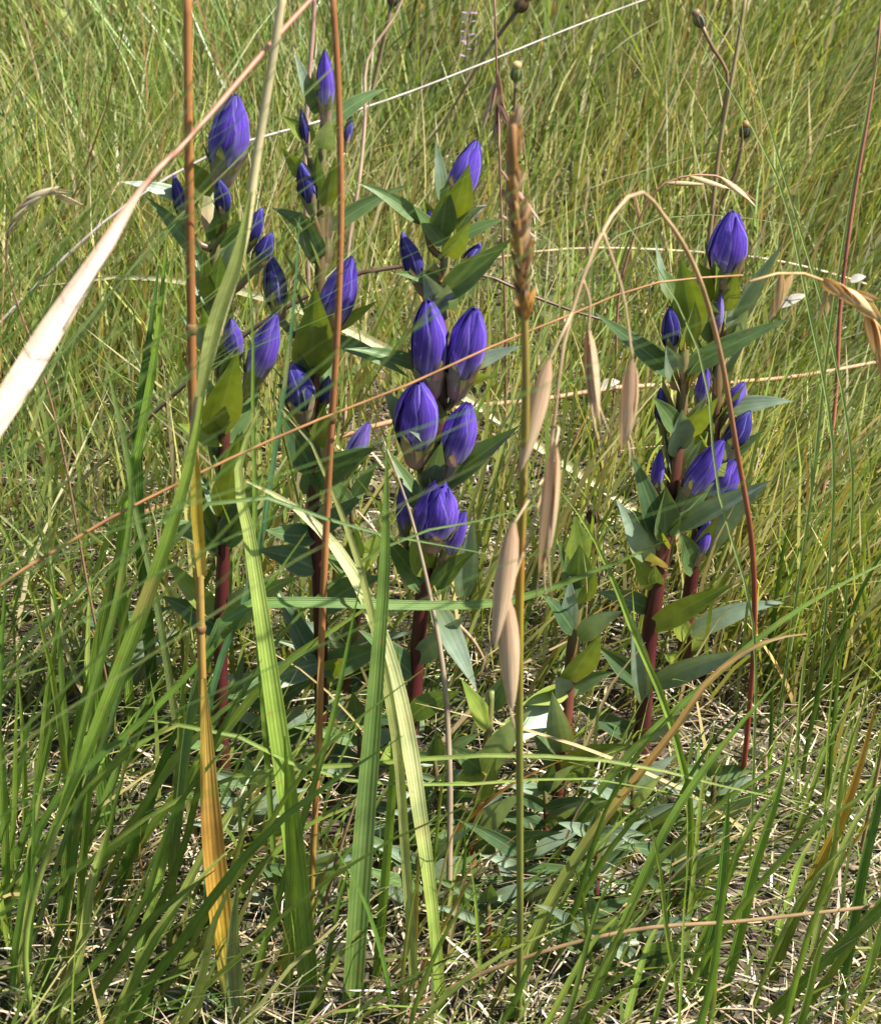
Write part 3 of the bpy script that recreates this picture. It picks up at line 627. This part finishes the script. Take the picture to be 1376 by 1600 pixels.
# arching oat grass with hanging spikelets
t, P, o_, k = stalk('dark red stalk arching over and hanging a chain of big beige oat spikelets', [(1128, 1420, .545), (1150, 1290, .54), (1166, 1150, .53), (1178, 960, .515), (1172, 830, .50), (1150, 700, .49), (1122, 540, .475), (1090, 430, .46), (1042, 345, .44), (988, 302, .42), (940, 362, .405), (905, 450, .397), (880, 540, .39), (868, 640, .386), (855, 740, .382)], .545, 0,
    [11, 12, 12, 11, 11, 11, 10, 9, 8, 6, 5, 4], [(0, (.24, .10, .05)), (.15, (.30, .04, .03)), (.4, (.24, .05, .03)), (.55, (.28, .10, .05)), (.7, (.42, .27, .14)), (1, (.48, .36, .22))], name='oat_grass', cat='oat grass')
BEI = [(.46, .31, .19), (.66, .47, .30), (.68, .52, .33), (.58, .44, .27)]
for (bx, by, tx, ty, wd, jx, jy, yy) in [(918, 515, 930, 655, 36, 912, 440, .395), (988, 560, 975, 705, 40, 960, 345, .40), (858, 560, 812, 735, 42, 895, 480, .385), (868, 690, 848, 895, 44, 868, 640, .375), (802, 815, 772, 1010, 46, 858, 730, .368), (792, 930, 800, 1110, 46, 850, 760, .366)]:
    b = at(bx, by, yy); e = at(tx, ty, yy - .004); kk = mpp(b)
    j = min(spline(P, 120), key=lambda q: (q - at(jx, jy, .395)).length)
    md = (j + b) / 2 + Vector((.001, 0, .002))
    link('pedicel', tube('pedicel', [j - o_, md - o_, b + (e - b) * .03 - o_], [2.2 * kk, 2 * kk, 2.4 * kk], M['dry'], [(.45, .32, .18), (.5, .4, .24)], 5, 10), t)
    spikelet(t, b, e, wd * .72 * kk, o_, BEI, glumes=4, roll=random.uniform(0, 3))
    for q_ in range(3):
        a0 = b.lerp(e, random.uniform(.45, .9)); a1 = e + (e - b) * random.uniform(.08, .28) + Vector((random.uniform(-.004, .004), random.uniform(-.003, .003), 0))
        link('awn', tube('awn', [a0 - o_, a0.lerp(a1, .5) + Vector((random.uniform(-.001, .001), 0, 0)) - o_, a1 - o_], [.00035, .0002], M['dry'], [(.5, .36, .22), (.6, .48, .3)], 4, 5), t)
# beige drooping seed head at the right
t, P, o_, k = stalk('dry stem with a nodding beige seed head of clustered spikelets', [(1375, 1180, .50), (1420, 900, .49), (1425, 700, .48), (1385, 530, .47), (1310, 450, .46), (1230, 425, .452), (1170, 440, .445)], .5, 0, [8, 8, 7, 6, 5, 4], [(0, (.3, .2, .09)), (1, (.5, .34, .15))], name='seed_head_grass', cat='grass stalk')
for (bx, by, tx, ty, wd) in [(1205, 425, 1198, 500, 17), (1195, 430, 1212, 495, 15), (1290, 455, 1283, 505, 17), (1290, 440, 1330, 470, 22), (1275, 435, 1318, 462, 20), (1320, 452, 1362, 488, 22), (1345, 470, 1376, 500, 22), (1375, 505, 1372, 560, 22), (1380, 520, 1378, 590, 18), (1340, 455, 1372, 470, 18), (1305, 440, 1345, 480, 18), (1395, 540, 1385, 620, 20)]:
    j = min(spline(P, 90), key=lambda q: (q - at(bx, by, .46)).length); e = at(tx, ty, j.y - .003)
    spikelet(t, j, e, wd * mpp(j), o_, [(.42, .27, .11), (.56, .40, .19), (.6, .45, .24)], glumes=1, roll=random.uniform(0, 3))
# thin brown curved stem in the middle, white wiry stem at the back, fine crossing stalks
def simple(label, pix, Y0, Y1, wpx, cols, cat='grass stalk', name='dry_stalk', spread=.25):
    Y0 = groundY(*pix[0][:2]) if Y0 is None else Y0
    PP = pixpath(pix, Y0, Y0 + Y1); k = mpp(PP[len(PP) // 2]); P = to_ground(PP, spread); org = Vector((P[0].x, P[0].y, 0))
    o = link(name, tube(name, [p - org for p in P], [v * k * .5 for v in wpx], M['dry'], cols, 6)); o.location = org; return tag(o, label, cat)
simple('thin grey-brown curved stem standing in front of the plump gentian foot', [(697, 1560), (702, 1350), (702, 1200), (690, 1030), (665, 900), (640, 800), (600, 690)], .45, .06, [12, 11, 10, 9, 6, 3], [(.3, .22, .12), (.34, .27, .19), (.3, .24, .17)])
simple('straight silvery dead stem lying across the far grass', [(380, 222, .94), (470, 198, .96), (600, 158, 1.0), (760, 97, 1.04), (900, 40, 1.08), (1010, -2, 1.12)], .94, 0, [5, 4.5, 4.5, 4, 3], [(.36, .33, .30), (.32, .29, .26)], spread=.8)
simple('thin brown stalk stretched across in front of three gentians', [(180, 805), (300, 745), (400, 698), (500, 655), (640, 600), (760, 545), (890, 492), (1010, 445), (1160, 430)], .44, .07, [6, 6, 6, 5, 4, 3], [(.24, .17, .06), (.36, .18, .08), (.38, .2, .08)], spread=.6)
simple('long tan dead straw lying level behind the paired gentians', [(700, 640, .80), (860, 622, .81), (960, 606, .82), (1100, 600, .83), (1230, 590, .83), (1400, 560, .84)], .8, 0, [9, 9, 8, 8, 7, 6], [(.46, .24, .13), (.55, .34, .2), (.5, .32, .18)], spread=.9)
simple('thin pale straw behind the top of the paired gentians', [(900, 388, 1.0), (1060, 392, 1.0), (1200, 405, 1.0), (1290, 425, 1.0), (1400, 460, 1.01)], 1.0, 0, [4, 4, 4, 4], [(.55, .46, .28), (.6, .5, .33)], spread=.9)
simple('dark brown dead twig behind the two plump buds', [(765, 432, .74), (830, 462, .74), (900, 488, .74), (960, 505, .73)], .74, 0, [7, 8, 7, 4], [(.10, .06, .045), (.12, .07, .05)], spread=.9)
simple('thin red-brown upright stem in the grass right of the gentians', [(1270, 830), (1290, 740), (1305, 620), (1312, 480), (1335, 300), (1365, 120), (1376, 20)], .75, .06, [6, 6, 7, 6, 5, 4], [(.35, .18, .1), (.32, .1, .07), (.34, .16, .1)])
simple('short tan twig lying tilted under the two plump gentian buds', [(745, 1010, .62), (700, 960, .61), (640, 890, .60), (560, 800, .60)], .62, 0, [7, 7, 6, 3], [(.42, .3, .2), (.5, .38, .26)], spread=.5)
simple('bent tan stem lying low over the litter', [(850, 1450), (930, 1425), (1000, 1408), (1070, 1400)], .47, .01, [12, 11, 9, 5], [(.36, .24, .12), (.42, .3, .15)], spread=.4)
simple('thin brown stem crossing low in front of the green blades', [(1010, 1450), (1150, 1440), (1260, 1428), (1400, 1412)], .42, .0, [7, 7, 7, 6], [(.28, .18, .09), (.3, .2, .1)], spread=.5)
simple('slim brown stalk leaning against the thin orange-brown stalk', [(488, 1540), (505, 1430), (530, 1330), (560, 1240)], .46, .01, [9, 8, 7, 3], [(.26, .18, .09), (.32, .24, .14)])
# broad blades
blade('broad pale yellow-green blade arching down across the middle', [(690, 1620), (678, 1450), (655, 1270), (632, 1130), (600, 1010), (565, 920), (520, 850), (450, 785), (385, 752)], .41, .075, [22, 24, 26, 30, 34, 36, 30, 20, 3], [(0, (.24, .33, .05)), (.3, (.28, .36, .09)), (.45, (.46, .48, .24)), (.8, (.46, .48, .25)), (1, (.4, .4, .2))], roll=.3, n=26)
blade('narrow pale olive blade crossing over the pale arching blade', [(612, 1110), (585, 980), (555, 860), (520, 770), (485, 690), (440, 640)], .44, .05, [20, 22, 20, 16, 10, 2], [(.36, .42, .16), (.33, .36, .13), (.22, .24, .08)], roll=-.2)
blade('broad upright blue-green blade, ribbed, yellow along one edge', [(545, 1620), (560, 1400), (575, 1200), (590, 1020), (600, 880), (603, 770), (604, 695)], .415, .04, [46, 48, 48, 42, 32, 18, 2], [(0, (.15, .23, .05)), (.4, (.14, .22, .07)), (1, (.12, .2, .04))], fold=.55, roll=.35, n=24)
blade('bright green leaf behind the edge of the blue-green blade', [(580, 1620), (600, 1400), (612, 1250), (620, 1130), (622, 1010)], .43, .03, [20, 22, 20, 15, 2], [(.2, .32, .05), (.24, .34, .06)], roll=-.5)
blade('broad bright green sunlit blade beside the yellow sheath', [(490, 1640), (470, 1420), (448, 1240), (428, 1100), (408, 960), (390, 840), (372, 730), (405, 640)], .42, .05, [46, 46, 46, 44, 40, 32, 18, 3], [(0, (.14, .24, .04)), (.3, (.2, .31, .05)), (.6, (.25, .36, .07)), (1, (.36, .42, .15))], fold=.4, roll=.2, n=26)
blade('green grooved blade standing behind the bright sunlit blade', [(440, 1640), (452, 1480), (456, 1360), (450, 1240), (445, 1150)], .425, .01, [26, 28, 26, 20, 3], [(.16, .26, .04), (.2, .3, .05)], roll=-.4)
blade('flat grey-green blade lying level across the gentian stems', [(330, 1010), (352, 965), (392, 944), (470, 941), (600, 945), (720, 946), (800, 940), (870, 915), (960, 880), (1040, 845)], .455, .02, [10, 14, 16, 18, 17, 16, 12, 2], [(.22, .26, .06), (.12, .21, .08), (.13, .22, .06), (.15, .22, .04)], roll=-.3, spread=.4, n=24)
blade('narrow grey-green blade crossing under the open violet flower', [(410, 775), (470, 797), (540, 820), (610, 838), (690, 852), (775, 868)], .455, .01, [8, 9, 9, 8, 6, 1], [(.15, .23, .08), (.13, .21, .07)], spread=.5)
blade('thin green blade crossing the open violet flower', [(560, 880), (640, 835), (720, 820), (800, 800), (900, 770)], .47, .02, [5, 6, 6, 5, 1], [(.13, .21, .05), (.11, .18, .05)], spread=.5)
blade('thin blue-green upright blade in front of the dark left-hand buds', [(330, 1080), (400, 880), (430, 700), (450, 560), (462, 440), (468, 340)], .47, .04, [10, 12, 13, 12, 8, 2], [(.09, .19, .08), (.08, .18, .09)], roll=.4)
blade('slim green upright blade in front of the pale violet bud', [(400, 900), (398, 760), (395, 620), (394, 480), (382, 380)], .48, .03, [10, 11, 10, 7, 2], [(.2, .3, .06), (.14, .24, .04)])
blade('bright green blade rising behind the pale slanting stem', [(190, 850), (208, 740), (235, 600), (255, 440), (262, 350)], .58, .03, [14, 18, 18, 13, 2], [(.2, .32, .05), (.18, .3, .04)])
blade('dark green pointed leaf blade near the leaning gentian', [(215, 680), (228, 560), (242, 470), (248, 415)], .60, .02, [18, 26, 24, 3], [(.07, .15, .03), (.07, .14, .03)])
blade('olive blade with rusty flecks pointing up at the far left grass', [(232, 880), (212, 800), (195, 700), (178, 620), (165, 565)], .52, .03, [12, 13, 12, 9, 2], [(.3, .25, .1), (.12, .17, .06), (.14, .18, .06)])
blade('broad hooked leaf with a dark curled tip', [(150, 1040), (165, 950), (180, 880), (195, 850), (212, 852)], .53, .01, [34, 36, 30, 22, 4], [(.08, .17, .03), (.14, .25, .03), (.06, .06, .02)], name='broad_leaf', cat='leaf')
blade('broad dark green leaf at the foot of the yellow sheath', [(372, 1590), (330, 1562), (280, 1560), (230, 1575), (190, 1605)], .425, -.01, [24, 40, 46, 36, 4], [(.09, .17, .03), (.08, .16, .025)], name='broad_leaf', cat='leaf', roll=.4)
blade('thick olive stem leaning from the bottom towards the dark red stalk', [(800, 1580), (850, 1430), (920, 1310), (990, 1220), (1060, 1130), (1110, 1060), (1200, 1000), (1260, 990)], .42, .06, [30, 32, 24, 17, 13, 10, 8, 2], [(0, (.2, .26, .05)), (.4, (.22, .25, .06)), (.6, (.32, .19, .06)), (1, (.3, .2, .09))], fold=.7, n=24)
blade('long thin green blade slanting beside the red-stemmed gentian', [(1075, 1240), (1030, 1080), (990, 990), (955, 900), (915, 820), (870, 760)], .47, .04, [9, 12, 12, 11, 8, 1], [(.18, .27, .04), (.2, .29, .05)], fold=.7)
blade('long green blade slanting across the lower right litter', [(910, 1620), (980, 1430), (1060, 1260), (1140, 1150), (1220, 1060)], .41, .05, [14, 16, 15, 11, 2], [(.13, .23, .03), (.16, .25, .04)])
blade('wide dark green blade standing in the lower right turf', [(1085, 1620), (1105, 1500), (1125, 1410), (1132, 1330), (1138, 1240)], .42, .02, [24, 26, 22, 16, 2], [(.08, .17, .025), (.1, .2, .03)])
blade('wide green blade leaning beside the wide dark blade', [(1110, 1620), (1150, 1480), (1180, 1350), (1215, 1240), (1235, 1150)], .42, .03, [18, 20, 18, 12, 2], [(.13, .23, .03), (.16, .27, .035)])
blade('blade turning orange at its tip in the lower right turf', [(1180, 1620), (1230, 1460), (1275, 1360), (1310, 1290), (1345, 1190), (1370, 1090)], .43, .03, [12, 16, 18, 17, 11, 2], [(0, (.15, .24, .04)), (.45, (.2, .24, .04)), (.6, (.46, .27, .03)), (.75, (.42, .22, .04)), (1, (.3, .2, .05))])
blade('dark green straight blade at the right of the lower turf', [(1300, 1620), (1330, 1460), (1350, 1350), (1376, 1240), (1400, 1130)], .42, .03, [18, 22, 20, 14, 2], [(.07, .15, .025), (.08, .16, .03)])
blade('broad green blade bending in from the lower right corner', [(1180, 1610), (1230, 1560), (1300, 1490), (1376, 1420), (1450, 1330)], .41, .0, [16, 22, 20, 16, 3], [(.13, .22, .03), (.15, .24, .04)])
blade('long green blade slanting up to the right over the litter', [(1000, 1160), (1100, 1070), (1200, 985), (1300, 920), (1400, 870)], .50, .03, [10, 12, 11, 9, 2], [(.14, .22, .04), (.16, .25, .05)], spread=.6)
for lab, pix, Y, w_ in [('hair-thin green blade crossing the dark red arching stalk', [(1172, 950), (1120, 760), (1095, 560), (1040, 440), (965, 330)], .49, 5), ('long thin green stem rising steeply right of the paired gentians', [(1268, 760), (1290, 560), (1330, 300), (1376, 60)], .6, 6),
                        ('thin green stem bending left as it rises behind the seed head', [(1300, 690), (1260, 470), (1215, 280), (1140, 140), (1090, 60)], .6, 6), ('second thin green stem beside the one bending left', [(1330, 720), (1290, 500), (1240, 330), (1190, 160), (1150, 20)], .61, 5),
                        ('thin blade arching level above the paired gentians', [(880, 470), (960, 370), (1040, 338), (1140, 337), (1240, 352)], .62, 4)]:
    blade(lab, pix, Y, .03, [w_, w_, w_, w_ * .8, w_ * .3], [(.20, .28, .10), (.24, .31, .13)], fold=.6, roll=.2, spread=.3)
blade('thin green blade crossing low under the leafy shoots', [(380, 1210), (560, 1195), (760, 1180), (960, 1190), (1180, 1240), (1300, 1262)], .45, .0, [6, 7, 7, 7, 5, 1], [(.18, .26, .05), (.24, .3, .08)], spread=.5)
blade('second thin green blade crossing low under the leafy shoots', [(300, 1130), (520, 1215), (740, 1225), (900, 1215), (1100, 1250)], .44, .01, [5, 6, 6, 5, 1], [(.16, .25, .04), (.22, .3, .06)], spread=.5)
blade('slanting green blade in front of the dark leafy shoot', [(80, 1260), (250, 1100), (380, 960), (430, 900), (480, 830)], .43, .04, [10, 12, 12, 9, 2], [(.10, .19, .03), (.12, .21, .03)])
blade('long thin green blade slanting up from the foot of the yellow sheath', [(380, 1590), (430, 1420), (480, 1260), (520, 1120), (545, 1000), (565, 900)], .425, .03, [10, 12, 11, 10, 7, 1], [(.16, .26, .04), (.16, .26, .05)])
# fine long blades standing above the turf
def fan(n, x0, x1, y0, y1, lean, hpx, w0, w1, cols, label, group, Yd=.0, jit=.25):
    for i in range(n):
        bx = random.uniform(x0, x1); by = random.uniform(y0, y1); h = hpx * random.uniform(.6, 1.2)
        l = lean + random.gauss(0, jit); c = random.choice(cols); cv = random.gauss(0, .12)
        pix = [(bx, by), (bx + h * l * .3, by - h * .4), (bx + h * l * (.62 + cv), by - h * .75), (bx + h * l * (1.05 + 2 * cv), by - h)]
        Y = groundY(bx, min(by, 1760)) + Yd
        ww = random.uniform(w0, w1); q = (ww - w0) / (w1 - w0)
        tint = 'straw' if c[0] > .35 else ('yellowish' if c[0] > c[1] * .75 else ('dark green' if c[1] < .2 else ('mid green' if c[1] < .26 else 'bright green')))
        lab = f"{'short' if h < hpx * .8 else ('long' if h < hpx else 'very long')} {'thin' if q < .35 else ('narrow' if q < .7 else 'broad')} {tint} {'bowed' if cv > .06 else ('curled back' if cv < -.06 else 'straight')} {'upright' if l < lean - .12 else ('slanting' if l < lean + .12 else 'far-leaning')} {label}"
        blade(lab, pix, Y, random.uniform(-.02, .04), [ww * f for f in (.8, 1, .8, .06)], [tuple(v * random.uniform(.85, 1.15) for v in c), c], group=group, roll=random.uniform(-.9, .9), fold=.4, n=9, twist=random.uniform(-.6, .6))
G3 = [(.10, .18, .03), (.16, .25, .04), (.22, .31, .06), (.28, .34, .09)]
fan(30, -40, 330, 1350, 1720, .42, 430, 8, 20, G3, 'blade left of the yellow sheath', 'blades of the left tangle')
fan(14, -40, 140, 1250, 1500, .1, 480, 9, 16, G3 + [(.24, .32, .06)], 'blade under the pink stalk', 'blades under the pink stalk', .0, .12)
fan(38, 820, 1420, 1380, 1720, .42, 340, 7, 14, G3 + [(.2, .27, .05)], 'blade over the straw litter', 'blades of the right tangle')
fan(30, 1180, 1420, 1050, 1400, .25, 330, 5, 10, G3 + [(.24, .28, .06)], 'blade beyond the dark red stalk', 'blades right of the red stalk')
fan(22, 380, 820, 1350, 1700, .1, 260, 6, 11, G3 + [(.34, .26, .1)], 'blade in the shade below the gentians', 'blades under the gentians', .0, .4)
fan(18, 60, 620, 900, 1150, .25, 330, 5, 9, G3, 'blade among the slim gentian stems', 'blades among the left gentians', .02, .35)
fan(16, 740, 1000, 900, 1200, .12, 330, 4, 8, G3 + [(.22, .29, .06)], 'blade between plump and paired gentians', 'blades between the gentians', .04, .2)
fan(14, 300, 1300, 1250, 1560, .4, 240, 4, 8, [(.46, .37, .2), (.5, .40, .25), (.4, .2, .06)], 'dry blade poking from the tangle', 'dry blades in the tangle', .0, .7)

# soft fine grass near the lens at the upper left
def mist():
    n = 240; y = rng.uniform(.27, .46, n); x = -.27 - .12 * (y - .27) - rng.uniform(0, .14, n)
    h = rng.uniform(.44, .60, n); lx = rng.normal(.56, .13, n); ly = rng.normal(.03, .12, n)
    grass('fine_bent_grass', x, y, np.full(n, -.006), h, lx, ly, rng.uniform(.0008, .0017, n), pal(n, [(1, (.12, .18, .04))]), pal(n, [(3, (.14, .24, .05)), (1, (.27, .29, .09))]),
          'soft fine tall grass close by on the left, blurred', 'grass', 8)
mist()
# ---------------------------------------------------------------- herbs in the background
def hawkbit(label, pix, Y, head, col, dark, open_=0):
    P = to_ground(pixpath(pix, Y, Y), .2); org = Vector((P[0].x, P[0].y, 0)); k = mpp(P[-1])
    t = empty('hawkbit', org); tag(t, label, 'wildflower')
    link('stem', tube('stem', [p - org for p in P], [2.6 * k, 2.2 * k, 2 * k, 3.5 * k], M['dry'], [(.16, .14, .06), (.2, .12, .07)], 6), t)
    d = (P[-1] - P[-2]).normalized(); q = d.to_track_quat('Z', 'Y'); r = head * k * .5
    def lz(nm, rows, c):
        vs = [P[-1] + q @ Vector((a * r * math.cos(6.283 * j / 10), a * r * math.sin(6.283 * j / 10), z * r)) - org for a, z in rows for j in range(10)]
        link(nm, mesh(nm, vs, grid_faces(len(rows), 10, True), M['dry'], [c] * len(vs)), t)
    lz('involucre', [(.25, -.3), (.75, .1), (.95, .7), (.85, 1.5), (.62, 2.0)], dark)
    lz('tuft', [(.62, 1.9), (.80, 2.3), (.7, 2.75), (.35, 2.95), (.03, 3.0)], col)
    for j in range(9):
        a = 6.283 * j / 9; pts = [P[-1] + q @ Vector((m * r * math.cos(a), m * r * math.sin(a), z * r)) - org for m, z in ((.7, 0), (1.02, .7), (.98, 1.4), (.75, 2.2))]
        link('bract', strip('bract', pts, [.4 * r, .5 * r, .35 * r, .04 * r], M['dry'], [dark, tuple(v * 1.5 for v in dark)], 5, .2, tuple(q @ Vector((math.cos(a), math.sin(a), 0)))), t)
hawkbit('brown withered flower head with a rusty tuft on a dark bent stalk', [(600, 330), (700, 180), (775, 60), (808, 16)], 1.12, 22, (.34, .17, .05), (.10, .06, .03))
hawkbit('green closed flower head with a cream tuft beside the silvery stem', [(790, 330), (800, 220), (806, 125)], 1.08, 20, (.5, .35, .15), (.12, .15, .05))
hawkbit('dark closed flower head with an ochre tuft on a thin stalk', [(1120, 330), (1148, 270), (1161, 214)], 1.0, 18, (.45, .28, .09), (.05, .06, .035))
hawkbit('grey-green closed flower head on a stalk kinked to the side', [(1115, 330), (1128, 180), (1135, 112), (1110, 70), (1096, 40)], 1.0, 19, (.25, .17, .1), (.12, .12, .07))
hawkbit('small dark closed flower head above the tallest gentian bud', [(560, 300), (585, 120), (612, 8)], 1.1, 18, (.3, .2, .08), (.08, .07, .04))
hawkbit('dark brown shrivelled flower head low between the gentians', [(938, 940), (932, 870), (926, 815)], .66, 20, (.05, .03, .025), (.06, .035, .025))
blade('bleached straw blade lying level behind the leaning gentian', [(330, 445), (260, 437), (200, 432), (120, 440), (60, 446)], .84, .03, [10, 15, 15, 10, 2], [(.55, .52, .32), (.6, .55, .38)], spread=.9)
simple('tan upright stalk behind the kinked flower head', [(1112, 330), (1125, 220), (1145, 110), (1165, -10)], .95, .02, [9, 8, 7, 6], [(.38, .25, .14), (.24, .2, .09)])
simple('tall pinkish straw behind the tallest gentian bud', [(478, 200), (484, 110), (490, 30), (492, -30)], .9, .02, [9, 9, 8, 7], [(.45, .32, .25), (.4, .24, .2)])
simple('wavy beige stem standing behind the slim gentian', [(545, 380), (560, 290), (570, 190), (575, 90), (620, 20), (640, -30)], .85, .05, [8, 8, 7, 6, 4], [(.48, .38, .26), (.42, .28, .2)])
def panicle(label, pix, Y, cols, cl, cat='grass stalk', nm='panicle_grass'):
    t, P, o, k = stalk(label, pix, Y, .01, [5, 5, 4, 3], [(.26, .18, .09), (.36, .18, .13)], name=nm, cat=cat)
    for (bx, by, tx, ty, wd) in cl:
        b = at(bx, by, P[-1].y); j = min(spline(P, 60), key=lambda q: (q - b).length)
        spikelet(t, j, at(tx, ty, P[-1].y - .004), wd * mpp(b), o, cols, glumes=1, roll=random.uniform(0, 3))
panicle('reddish stalk with hanging purple-brown spikelets above the foxtail spike', [(790, 560), (782, 300), (776, 120), (772, -20)], .80, [(.30, .14, .11), (.42, .27, .22), (.5, .38, .3)],
        [(776, 125, 762, 185, 12), (774, 110, 785, 200, 12), (778, 150, 776, 245, 12), (780, 160, 797, 200, 11), (780, 190, 772, 215, 10), (776, 130, 752, 205, 9), (784, 290, 800, 330, 9), (786, 330, 840, 375, 10), (786, 260, 845, 350, 9)])
panicle('arching straw with thin beige spikelets behind the paired gentians', [(960, 600), (980, 400), (1040, 285), (1120, 275), (1180, 315)], .82, [(.5, .38, .2), (.6, .48, .3)],
        [(1040, 285, 1100, 288, 8), (1080, 280, 1140, 296, 8), (1120, 276, 1165, 310, 8), (1140, 285, 1180, 325, 7), (1000, 340, 990, 300, 7)])
panicle('fine grass with pale seeds at the far left', [(60, 560), (20, 450), (10, 370), (60, 300), (130, 320)], .55, [(.5, .42, .26), (.64, .56, .4)],
        [(12, 350, 55, 315, 11), (30, 330, 75, 300, 11), (50, 310, 95, 292, 11), (70, 300, 115, 300, 10), (90, 305, 128, 322, 10), (14, 365, 40, 335, 10)])
def pink():
    P = to_ground(pixpath([(722, 200), (727, 120), (730, 60), (735, 10)], 1.25, 1.25)); org = Vector((P[0].x, P[0].y, 0)); k = mpp(P[-1])
    t = empty('pink_flower', org); tag(t, 'tiny pink-lilac wildflower in the far grass', 'wildflower')
    link('stem', tube('stem', [p - org for p in P], [2 * k, 2 * k, 1.5 * k, 1 * k], M['dry'], [(.12, .16, .05), (.2, .14, .12)], 5), t)
    for j in range(16):
        s = random.uniform(0, 1); c = P[-1].lerp(P[-2], s * 1.6); a = random.uniform(0, 6.28); e = c + Vector((math.cos(a), math.sin(a), random.uniform(-.1, .6))) * 13 * k
        link('petal', strip('petal', [c - org, (c + e) / 2 - org, e - org], [3 * k, 7 * k, 2 * k], M['turf'], [(.5, .25, .5), (.6, .36, .62)], 4, .2), t)
pink()
# white dead leaf scraps caught in the grass
for lab, bx, by, tx, ty, wd, Y in [('bleached white leaf scrap beside the top gentian bud leaf', 733, 344, 759, 320, 13, .575), ('white leaf scrap on the level tan straw', 935, 606, 968, 596, 17, .80), ('white dead leaf by the red gentian stem', 1003, 850, 1015, 815, 22, .62), ('pale curled leaf scrap behind the nodding seed head', 1215, 480, 1260, 460, 17, .9), ('small white leaf scrap near the seed head', 1328, 440, 1352, 432, 14, .9)]:
    p, q = at(bx, by, Y), at(tx, ty, Y); k = mpp(p)
    o = link('dead_leaf', strip('dead_leaf', [Vector((0, 0, 0)), (q - p) * .5 + Vector((0, 0, .001)), q - p], [wd * k * .3, wd * k, wd * k * .9, wd * k * .1], M['dry'], [(.5, .47, .4), (.58, .55, .48)], 8, .35, (.3, -.5, .9))); o.location = p; tag(o, lab, 'dead leaf')
